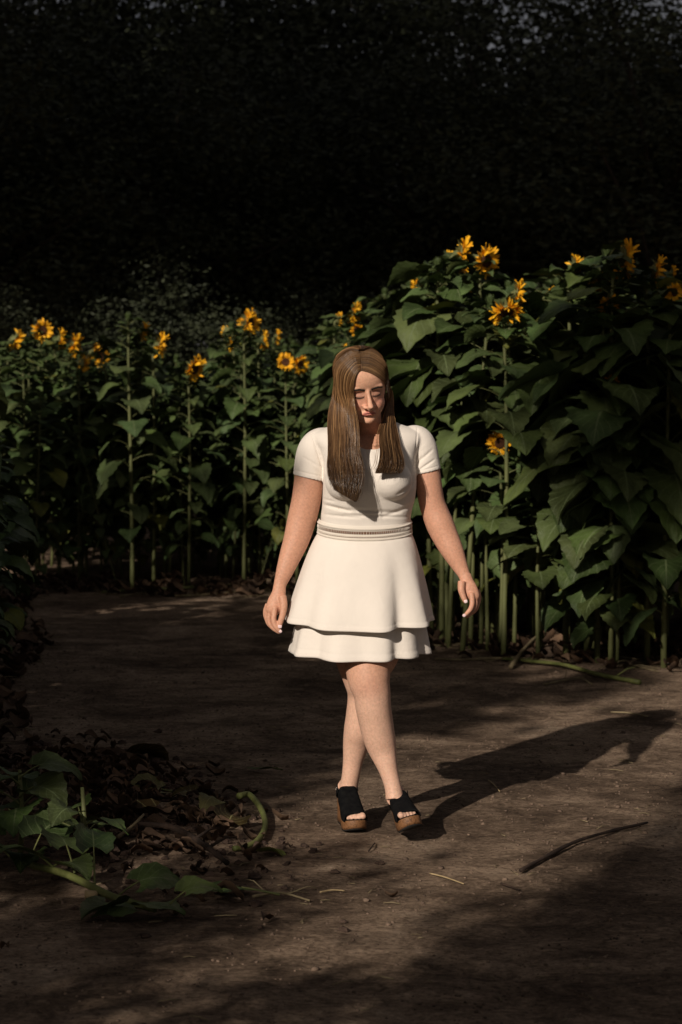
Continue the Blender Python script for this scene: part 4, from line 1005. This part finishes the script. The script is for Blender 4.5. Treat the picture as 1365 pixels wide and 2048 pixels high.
def hairmass(side, n):
    out = []
    F1, O1, F2, O2 = (LF, LO, LF2, LO2) if side < 0 else (RF, RO, RF2, RO2)
    for k in range(n):
        s = rng.uniform(0, 1); dpt = rng.uniform(0, 1)
        if k % 7 == 0: s = s * .12
        lock = .0007 * math.sin(s * 23 + side); stray = rng.uniform() < .02; sx_ = rng.normal(0, 1.1)
        pts = []; nn = rng.normal(0, .7)
        for i, (a, b_) in enumerate(zip(F1, O1)):
            u_ = i / 4; lf_ = .0015 + (.013 if side < 0 else .008) * u_ ** .8 * (.35 + .65 * dpt) + lock * u_ + .0015 * (1 - u_) * dpt
            # bow the interpolated paths so that middle strands follow the skull
            px = a[0] + (b_[0] - a[0]) * s; py = a[1] + (b_[1] - a[1]) * s; Y = a[2] + (b_[2] - a[2]) * s
            dp = P(px, py, Y - .02 * math.sin(math.pi * s)); q = surf(dp, lf_); q = q.lerp(dp, (s ** .7) * [0, .3, .6, .8, .9][i]) if side < 0 else q.lerp(dp, s * [0, .2, .3, .3, .3][i])
            loc, nr_, _, _ = _bv.find_nearest(q)
            if (q - loc).dot(nr_) < lf_: q = loc + nr_ * lf_
            pts.append(q)
        for i, (a, b_) in enumerate(zip(F2, O2)):
            px = a[0] + (b_[0] - a[0]) * s + nn * (1 + .12 * i); py = a[1] + (b_[1] - a[1]) * s; Y = a[2] + (b_[2] - a[2]) * s - (.010 * dpt + lock) - .010 * math.sin(math.pi * s)
            if i == len(F2) - 1: py -= 9 * rng.uniform() ** 2.5; px += rng.normal(0, .9)
            if stray: px += sx_ * i; Y -= .004 * rng.uniform() * i
            pts.append(P(px, py, Y))
        out.append(catmull(pts, 40))
    return np.array(out)
def backhair(n):
    out = []
    for k in range(n):
        a = rng.uniform(-1, 1); dpt = rng.uniform(); lift = .004 + .008 * dpt
        pts = []
        for q in (0, .25, .5, .75, 1):
            el = R(86 - q * 86); az = R(a * (50 + 35 * q))
            pts.append(surf(HM @ Vector((.075 * math.sin(az) * math.cos(el) ** .8, -.02 * (1 - q) + .012 + .09 * math.cos(az) * math.cos(el) ** .8, .114 * math.sin(el) - .02 * q)), lift))
        pts.append(P(730 + 52 * a, 830, .085 + .01 * dpt)); pts.append(P(730 + 62 * a, 880, .13 + .01 * dpt)); pts.append(P(730 + 66 * a, 930 + 8 * rng.uniform(), .135 + .01 * dpt))
        out.append(catmull(pts, 40))
    return np.array(out)
def strands(A, rad, palette):
    n, k, _ = A.shape
    # gather in locks: add slow wave and stray
    ph = rng.uniform(0, 6.28, (n, 1)); u = np.linspace(0, 1, k)[None]
    A = A.copy(); A[:, :, 0] += .0009 * np.sin(u * 6 + ph) * u; A[:, :, 1] += .0009 * np.sin(u * 5 + ph * 2) * u
    T = np.gradient(A, axis=1); T /= np.linalg.norm(T, axis=2, keepdims=True)
    ref = np.array([.3, .2, .1]); ref = np.tile(ref, (n, k, 1)); ref[:, :, 1] = 1
    a = ref - T * (ref * T).sum(2, keepdims=True); a /= np.linalg.norm(a, axis=2, keepdims=True); b_ = np.cross(T, a)
    rr = rad * (np.minimum(1, (1.02 - u) * 9))[..., None] * rng.uniform(.7, 1.2, (n, 1, 1))
    V = np.stack([A + rr * (a * math.cos(q) + b_ * math.sin(q)) for q in (0, 2.094, 4.189)], axis=2).reshape(-1, 3)
    idx = np.arange(n * k * 3).reshape(n, k, 3)
    Fc = []
    for j in range(3):
        j2 = (j + 1) % 3; Fc.append(np.stack([idx[:, :-1, j], idx[:, :-1, j2], idx[:, 1:, j2], idx[:, 1:, j]], -1).reshape(-1, 4))
    Fc = np.concatenate(Fc)
    ci = rng.choice(len(palette), n, p=[p[1] for p in palette]); cols = np.array([palette[i][0] for i in ci]) * rng.uniform(.75, 1.2, (n, 1)); xm = A[:, 18, 0:1]; cols = cols * (1 + .16 * np.sin(xm * 210))
    length_tone = (.65 + .95 * np.clip(u * 3, 0, 1) - .35 * np.clip((u - .45) / .15, 0, 1) - .62 * np.clip((u - .62) / .25, 0, 1))[..., None]  # sunlit highlight band painted at mid length; darker towards the tips
    Cc = np.repeat((cols[:, None, :] * length_tone)[:, :, None, :], 3, axis=2).reshape(-1, 3)
    return V, Fc, Cc
pal = [((.060, .030, .013), .34), ((.095, .048, .020), .34), ((.16, .085, .036), .21), ((.36, .21, .095), .11)]
for nm, A in (('hair', np.concatenate([hairmass(-1, 5200), hairmass(1, 4000), backhair(1800)])),):
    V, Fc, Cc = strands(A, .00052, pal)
    me = bpy.data.meshes.new('hair'); me.vertices.add(len(V)); me.vertices.foreach_set('co', V.astype(np.float32).ravel())
    me.loops.add(Fc.size); me.loops.foreach_set('vertex_index', Fc.astype(np.int32).ravel())
    me.polygons.add(len(Fc)); me.polygons.foreach_set('loop_start', np.arange(0, Fc.size, 4, dtype=np.int32)); me.polygons.foreach_set('use_smooth', np.ones(len(Fc), dtype=bool))
    me.update(calc_edges=True); me.validate(); setcol(me, Cc); me.materials.append(M_hair); link('hair', me, person)

# earring
mb = MB(); c = HM @ Vector((.080, .000, -.040))
mb.tube([c + Vector((.0035 * math.cos(t) , -.009 * math.cos(t), .012 * math.sin(t))) for t in [2 * math.pi * k / 20 for k in range(20)]], [.0014] * 20, 6, close=True)
mb.obj('earring', M_metal, person)

# ---- sandals
def shoe(M, side):
    sole = MB(); n = 34; rows_o = []
    outline = []
    for k in range(n + 1): v = k / n; outline.append((v, sole_hw(v)))
    def rocker(v): return .012 * max(0, (v - .78) / .22) ** 2
    ptsR = [(hw * (1.0 if side > 0 else 1), v) for v, hw in outline]
    loop = [(hw, v) for v, hw in outline] + [(-hw, v) for v, hw in outline[::-1]]
    def lp(zf, sc=1.0): return [M @ Vector((x * sc, -(.5 + (v - .5) * (1 if sc == 1 else .985)) * LS, zf(v))) for x, v in loop]
    s_ = MB(); m = len(loop)
    s_.grid([lp(lambda v: .006 + rocker(v)), lp(lambda v: .006 + rocker(v) + .3 * (sole_top(v) - .010 - rocker(v))), lp(lambda v: sole_top(v) - .004), lp(lambda v: sole_top(v) - .001, .97)], closeu=True, caps=True)
    root = s_.obj('sandal', M_cork, person)
    r2 = MB(); r2.grid([lp(lambda v: rocker(v) + .0, .97), lp(lambda v: .0065 + rocker(v), .985)], closeu=True, caps=True); r2.obj('outsole', M_sole, root)
    ins = MB(); ins.grid([lp(lambda v: sole_top(v) - .002, .985), lp(lambda v: sole_top(v) + .002, .96)], closeu=True, caps=True); ins.obj('insole', M_suede, root)
    # black vamp from the toe opening to the ankle
    up = MB(); rows = []
    for v, hw, hgt in ((.87, .0440, .024), (.84, .0445, .031), (.76, .0455, .038), (.66, .0440, .044), (.54, .0405, .048), (.42, .0370, .054), (.33, .0360, .059), (.29, .0355, .060)):
        row = []
        for j in range(25):
            a = math.pi * j / 24; c_, s2 = math.cos(a), math.sin(a)
            vv = v + (.055 * (1 - s2) if v > .8 else 0) - (.05 * (1 - s2) if v < .36 else 0)
            ek = .8 - .35 * min(1, max(0, (.7 - v) / .3)); row.append(M @ Vector((hw * math.copysign(abs(c_) ** ek, c_), -vv * LS, sole_top(vv) - .006 + (hgt + .006) * s2 ** (ek * .85))))
        rows.append(row)
    up.grid(rows); o = up.obj('upper', M_suede, root); md = o.modifiers.new('t', 'SOLIDIFY'); md.thickness = .004; md.offset = 1
    sb = o.modifiers.new('s', 'SUBSURF'); sb.levels = 1; sb.render_levels = 1
    # heel counter strap
    st = MB(); rows = []
    for zf, hh in ((.052, 0), (.080, .004)):
        row = []
        for j in range(21):
            a = -math.pi * .12 + math.pi * 1.24 * j / 20; c_, s2 = math.cos(a), math.sin(a)
            row.append(M @ Vector((.036 * c_, -.125 * LS + .036 * s2, .090 + zf - .035 + (.012 * s2 if hh else .010 * s2) - .012)))
        rows.append(row)
    st.grid(rows); o = st.obj('ankle_strap', M_suede, root); md = o.modifiers.new('t', 'SOLIDIFY'); md.thickness = .003
    # narrow side strap down to the wedge
    for sx in (-1, 1):
        sd_ = MB(); sd_.tube([M @ Vector((sx * .036, -.30 * LS, .128)), M @ Vector((sx * .037, -.20 * LS, .108)), M @ Vector((sx * .030, -.05 * LS, .092))], [(.002, .006)] * 3, 8, ref=(1, 0, 0)); sd_.obj('side_strap', M_suede, root)
    bk = MB(); ctr = Vector((-.040, -.235 * LS, .128)); bk.tube([M @ (ctr + Vector((0, .006 * math.cos(t), .007 * math.sin(t)))) for t in [math.pi / 2 * k + .78 for k in range(4)]], [.0011] * 4, 6, close=True); bk.obj('buckle', M_metal, root)
    return root
shoe(SH_B, 1); shoe(SH_F, -1)
# ------------------------------------------------------------------ things lying on the ground
def onground(px, py, h=0.0):
    z = 0.0
    for _ in range(6): p = G(px, py, z); z = gh(p.x, p.y)
    return Vector((p.x, p.y, z + h))
def stickmesh(pts, r0, r1, mat, name='stick', n=8, knob=0.0, label=None, cat='stick', group=None, h=.004, twigs=0, seed=0):
    r = random.Random(seed); P_ = [onground(px, py, hh * .6 + (r0 + h)) for px, py, hh in pts]; c = P_[0].copy(); c.z = gh(c.x, c.y)
    Q = catmull([tuple(p - c) for p in P_], max(12, len(pts) * 4)); m = len(Q)
    mb = MB(); mb.tube(Q, [(r0 + (r1 - r0) * i / (m - 1)) * (1 + knob * r.uniform(-1, 1)) for i in range(m)], n)
    for k in range(twigs):
        i = r.randrange(2, m - 1); q = Vector(Q[i]); d = Vector((r.uniform(-1, 1), r.uniform(-1, 1), r.uniform(.1, .6))).normalized() * r.uniform(.05, .16)
        mb.tube([q, q + d * .6, q + d + Vector((0, 0, -.02))], [r1 * .7, r1 * .5, r1 * .2], 5)
    o = mb.obj(name, mat); o.location = c; tag(o, label, cat, group); return o
stickmesh([(1042, 1748, .0), (1090, 1722, .0), (1150, 1693, .006), (1215, 1672, .004), (1295, 1652, .0)], .008, .005, M_twig, 'branch', knob=.18, label='long dark crooked branch lying on the path at lower right', cat='branch', twigs=0, seed=4)
stickmesh([(860, 1751, 0), (890, 1760, .004), (928, 1772, 0)], .003, .002, M_straw, 'straw_stem', label='thin pale straw on the path below the woman\'s shadow', cat='straw')
stickmesh([(1003, 1772, 0), (1022, 1780, .004), (1040, 1785, 0)], .004, .003, M_twig, 'twig', label='short dark twig on the path right of the pale straw', cat='twig')
stickmesh([(977, 1563, 0), (988, 1573, .004), (1000, 1586, 0)], .0025, .002, M_straw, 'straw_stem', label='tiny pale straw lying inside the woman\'s shadow', cat='straw')
stickmesh([(738, 1706, 0), (745, 1700, .01), (750, 1690, 0)], .003, .002, M_twig, 'twig', label='small curved twig just below the sandals', cat='twig')
stickmesh([(1280, 1371, .0), (1200, 1358, .01), (1130, 1340, .02), (1060, 1330, .01), (1000, 1322, .0)], .014, .009, M_greenstalk, 'fallen_stalk', knob=.06, label='thick pale green stalk lying along the right edge of the path', cat='stalk', seed=2, twigs=2)
stickmesh([(1120, 1336, .03), (1060, 1326, .02), (985, 1323, .01), (930, 1324, 0), (870, 1322, .0)], .010, .006, M_dry, 'fallen_stalk', knob=.1, label='thin dry stalk stretching left from the thick green one', cat='stalk', seed=3)
stickmesh([(1022, 1340, 0), (1045, 1320, .06), (1075, 1300, .12), (1110, 1285, .2)], .014, .009, M_dry, 'fallen_stalk', knob=.1, label='dry stalk propped up at a slant at the right field edge', cat='stalk', seed=5)
stickmesh([(1090, 1372, 0), (1130, 1366, .01), (1160, 1362, .01), (1185, 1372, .0)], .006, .004, M_dry, 'fallen_stalk', label='short curled dry stalk in front of the thick green one', cat='stalk', seed=6, twigs=2)
stickmesh([(1222, 1427, 0), (1260, 1430, .004), (1296, 1436, 0)], .004, .003, M_dry, 'twig', label='thin twig lying at the right edge of the path', cat='twig')
stickmesh([(205, 1188, .0), (300, 1184, .01), (400, 1181, .02), (480, 1176, .01), (535, 1172, .01)], .014, .010, M_greenstalk, 'fallen_stalk', knob=.08, label='long greenish stalk lying along the far edge of the path', cat='stalk', seed=7, twigs=4)
stickmesh([(240, 1196, 0), (290, 1191, .01), (330, 1190, .01)], .010, .007, M_dry, 'fallen_stalk', label='short dry stalk in front of the long greenish one, at left', cat='stalk', seed=8)
stickmesh([(350, 1195, 0), (420, 1193, .01), (560, 1180, .01)], .009, .006, M_dry, 'fallen_stalk', label='slim dry stalk at the far path edge ending by the woman\'s wrist', cat='stalk', seed=9, twigs=2)
# thick curved green stem
stickmesh([(478, 1614, .05), (500, 1612, .05), (523, 1635, .03), (531, 1662, .015), (517, 1688, .005), (490, 1701, .0), (468, 1704, .0)], .012, .009, M_greenstalk, 'curved_stem', n=12, knob=.03, label='thick green sunflower stem curved like a hook at the mound', cat='stem', h=.0)
stickmesh([(276, 1668, .02), (330, 1672, .03), (370, 1690, .04), (410, 1712, .03), (455, 1740, .01)], .013, .009, M_twig, 'branch', knob=.25, label='dark dry branch lying below the mound of soil', cat='branch', twigs=3, seed=12)
stickmesh([(235, 1682, .0), (262, 1672, .03), (288, 1656, .06)], .008, .005, M_dry, 'stick', label='short stick poking up left of the mound', cat='stick', seed=13)
stickmesh([(505, 1799, 0), (560, 1795, .01), (620, 1807, 0)], .005, .003, M_dry, 'twig', knob=.2, label='dry twig reaching right from the bright cut leaf', cat='twig', twigs=2, seed=14)
stickmesh([(640, 1789, 0), (665, 1786, .004), (690, 1786, 0)], .003, .002, M_straw, 'straw_stem', label='pale straw at the bottom centre right of the cut leaf', cat='straw')
stickmesh([(170, 1812, .03), (183, 1812, .03), (196, 1812, .03)], .013, .012, M_straw, 'cut_stalk', n=10, label='short pale cut end of a stalk among the fallen leaves', cat='stalk')
def groundleaf(px, py, az, Ln, mat, label, d0=5, d1=-12, h=.02, pl=.0, tintc=(1, 1, 1), wd=1.0, cat='leaf', group=None, seed=0, name='fallen_leaf', el=10):
    r = random.Random(seed + px); c = onground(px, py); mb = MB()
    leaf(mb, (0, 0, h), R(az), pl, R(el), Ln, R(d0), R(d1), tintc, rnd=r, wd=wd, prad=.004)
    o = mb.obj(name, [mat, M_greenstalk]); o.location = c; tag(o, label, cat, group); return o
groundleaf(560, 1797, 172, .20, M_leafcut, 'bright green fallen leaf with a pale stalk on the path', 8, -10, .012, pl=.12, wd=.62)
groundleaf(345, 1600, 200, .17, M_leafdry, 'yellowish ragged leaf lying on top of the mound', 20, -30, .03, pl=.05, seed=3)
groundleaf(432, 1622, 250, .15, M_leafdry, 'crumpled tan leaf on the right side of the mound', 40, -60, .05, wd=.7, seed=5)
groundleaf(375, 1605, 150, .15, M_leafdry, 'small withered leaf beside the crumpled tan leaf', 10, -70, .04, wd=.8, seed=8, tintc=(.5, .4, .35))
groundleaf(528, 1708, -20, .10, M_leafdry, 'little curled leaf just below the hooked green stem', 20, -40, .01, wd=.8, seed=9, tintc=(.8, 1, .6))
groundleaf(215, 1542, 160, .20, M_leafdry, 'brown withered leaf on the left slope of the mound', 5, -30, .03, seed=10, tintc=(.35, .25, .2))
groundleaf(268, 1520, 20, .18, M_leafdry, 'brown crumpled leaf near the top of the mound', 25, -50, .03, seed=11, tintc=(.4, .28, .22))
groundleaf(460, 1655, 80, .14, M_leafdry, 'dark shrivelled leaf inside the hook of the green stem', 30, -50, .03, seed=12, tintc=(.3, .22, .18))
groundleaf(300, 1640, 190, .2, M_leafdry, 'large brown leaf at the foot of the mound', 10, -40, .03, seed=13, tintc=(.3, .2, .16))
groundleaf(505, 1545, 10, .13, M_leafdry, 'thin green-brown leaf at the upper edge of the mound', 5, -10, .02, seed=14, wd=.35, tintc=(.6, .8, .5))
# uprooted sunflower lying at lower left
t = empty('fallen_sunflower', onground(170, 1790)); tag(t, 'uprooted sunflower with big dark leaves sprawling at lower left', 'sunflower')
c0 = t.location.copy()
st = MB(); A_ = [onground(60, 1760, .05), onground(140, 1790, .06), onground(225, 1820, .04), onground(310, 1838, .03)]
st.tube(catmull([tuple(p - c0) for p in A_], 16), [.012] * 16, 8); st.obj('stem', M_greenstalk, t)
lf = MB(); r = random.Random(4)
for px, py, az, L1, d0, d1, h, pl in ((225, 1822, 15, .26, 25, -35, .03, .10), (270, 1832, -35, .24, 20, -25, .02, .06), (330, 1840, 20, .20, 30, -30, .03, .08), (300, 1835, 200, .22, 10, -20, .02, .05), (150, 1785, 120, .28, 40, -30, .06, .10),
        (110, 1775, 200, .30, 30, -30, .06, .1), (60, 1762, 60, .30, 45, -40, .06, .1), (100, 1772, -50, .28, 20, -30, .05, .08), (20, 1750, 160, .3, 30, -30, .06, .1), (190, 1805, 100, .22, 60, -20, .05, .12), (240, 1828, -120, .24, 15, -20, .02, .05), (40, 1755, -80, .28, 20, -30, .05, .1)):
    leaf(lf, onground(px, py, h) - c0, R(az), pl, R(d0 + 15), L1 * .6, R(d0), R(d1), tint(r), rnd=r)
lf.obj('leaves', [M_leaf, M_greenstalk], t)
# living low plant at the left edge, its leaves reaching into the picture
for k, (px, py, H_, lb) in enumerate([(40, 1720, .30, 'low young sunflower with broad leaves at the left edge of the path'), (165, 1735, .26, 'small leafy sunflower sprout with a pale upright stem by the fallen plant')]):
    b0 = onground(px, py); t = empty('young_sunflower', b0); tag(t, lb, 'sunflower')
    st = MB(); st.tube([(0, 0, -.02), (.01, 0, H_ * .5), (.0, .01, H_)], [.010, .008, .006], 8); st.obj('stem', M_stem, t)
    lf = MB(); r = random.Random(30 + k)
    for q in range(9 if k == 0 else 5): leaf(lf, (0, 0, H_ * (.35 + .07 * q)), q * 2.39 + k, .08, R(40), (.17 if k == 0 else .12) * r.uniform(.7, 1.1), R(20), R(-50), tint(r), rnd=r)
    lf.obj('leaves', [M_leaf, M_stem], t)
# soil clods and shrivelled leaf scraps of the mound, too many to count
def scatter(name, n, fn, mat, shape, kind_label, seed):
    r = random.Random(seed); mb = MB()
    for _ in range(n):
        q = fn(r)
        if q is None: continue
        shape(mb, q, r)
    o = mb.obj(name, mat, smooth=name != 'soil_clods'); tag(o, kind_label, name.split('_')[-1], kind='stuff'); return o
def clod(mb, q, r):
    x, y, s = q; z = gh(x, y) + s * .2; c = Vector((x, y, z)); n, m = 6, 4; vs = []
    for i in range(m + 1):
        for j in range(n):
            a, b = math.pi * i / m, 2 * math.pi * j / n + r.uniform(-.3, .3); k = s * r.uniform(.65, 1.2)
            vs.append(c + Vector((math.sin(a) * math.cos(b) * k, math.sin(a) * math.sin(b) * k * .9, math.cos(a) * k * .6)))
    mb.add(vs, [(i * n + j, i * n + (j + 1) % n, (i + 1) * n + (j + 1) % n, (i + 1) * n + j)[::-1] for i in range(m) for j in range(n)])
def mound(r, sp=1.0):
    y = .45 + r.gauss(0, .62) * sp; x = -.86 - .26 * (y - .35) + r.gauss(0, .24) * sp
    return x, y
def f1(r): x, y = mound(r); return x, y, r.uniform(.006, .03) * r.uniform(.5, 1)
scatter('soil_clods', 1500, f1, M_clod, clod, 'crumbly dark soil clods heaped in the mound on the left', 1)
def f2(r):
    x = r.uniform(-2.4, 2.4); y = r.uniform(-2.9, 6)
    if edge(x, y) > .3: return None
    return x, y, r.uniform(.002, .007) * (2 if r.random() < .04 else 1)
scatter('pebbles', 9000, f2, M_pebble, clod, 'tiny pebbles and soil crumbs strewn over the path', 2)
def scrap(mb, q, r):
    x, y, s = q; c = Vector((x, y, gh(x, y) + r.uniform(.004, .03) * (s / .05))); a = r.uniform(0, 6.28); d = Vector((math.cos(a), math.sin(a), r.uniform(-.3, .3))); e = Vector((-math.sin(a), math.cos(a), r.uniform(-.6, .6)))
    rows = []
    for i in range(5):
        t = i / 4; w_ = s * .4 * math.sin(math.pi * (.12 + .8 * t)); o = Vector((0, 0, s * .35 * math.sin(t * 4 + a)))
        rows.append([c + d * s * (t - .5) * 1.6 + e * w_ * k + o + Vector((0, 0, s * .35 * k * k)) for k in (-1, 0, 1)])
    mb.grid(rows)
def f3(r): x, y = mound(r, .95); return x, y, r.uniform(.02, .06)
M_scrap = noisy('leaf_scrap', (.03, .018, .012), (.14, .085, .05), 9, .85, .6, 90, dist=.004)
scatter('withered_leaf_scraps', 520, f3, M_scrap, scrap, 'shrivelled brown leaf scraps covering the mound', 3)
def f4(r):
    for _ in range(30):
        x = r.uniform(-3.5, 3.4); y = r.uniform(1.5, 11)
        if -.15 < edge(x, y) < .7 + r.uniform(0, .8): return x, y, r.uniform(.03, .10)
    return None
scatter('field_edge_leaf_scraps', 1500, f4, M_scrap, scrap, 'dead leaves lying under the edge of the sunflower field', 4)
def straw(mb, q, r):
    x, y, s = q; a = r.uniform(0, 3.14); d = Vector((math.cos(a), math.sin(a), 0)) * s; c = Vector((x, y, gh(x, y) + .005)); k = Vector((0, 0, s * r.uniform(0, .15)))
    mb.tube([c - d, c + k + Vector((-d.y, d.x, 0)) * r.uniform(-.2, .2), c + d], [.0012 + s * .012] * 3, 5)
def f5(r):
    q = f4(r); return None if q is None else (q[0], q[1], r.uniform(.04, .22))
scatter('field_edge_straws', 380, f5, M_dry, straw, 'dry stalk pieces littering the edge of the sunflower field', 5)
def f6(r):
    x = r.uniform(-1.6, 1.8); y = r.uniform(-2.7, 4)
    return (x, y, r.uniform(.008, .035)) if edge(x, y) < 0 else None
scatter('path_straws', 240, f6, M_dry, straw, 'small bits of straw and stem scattered on the path', 6)
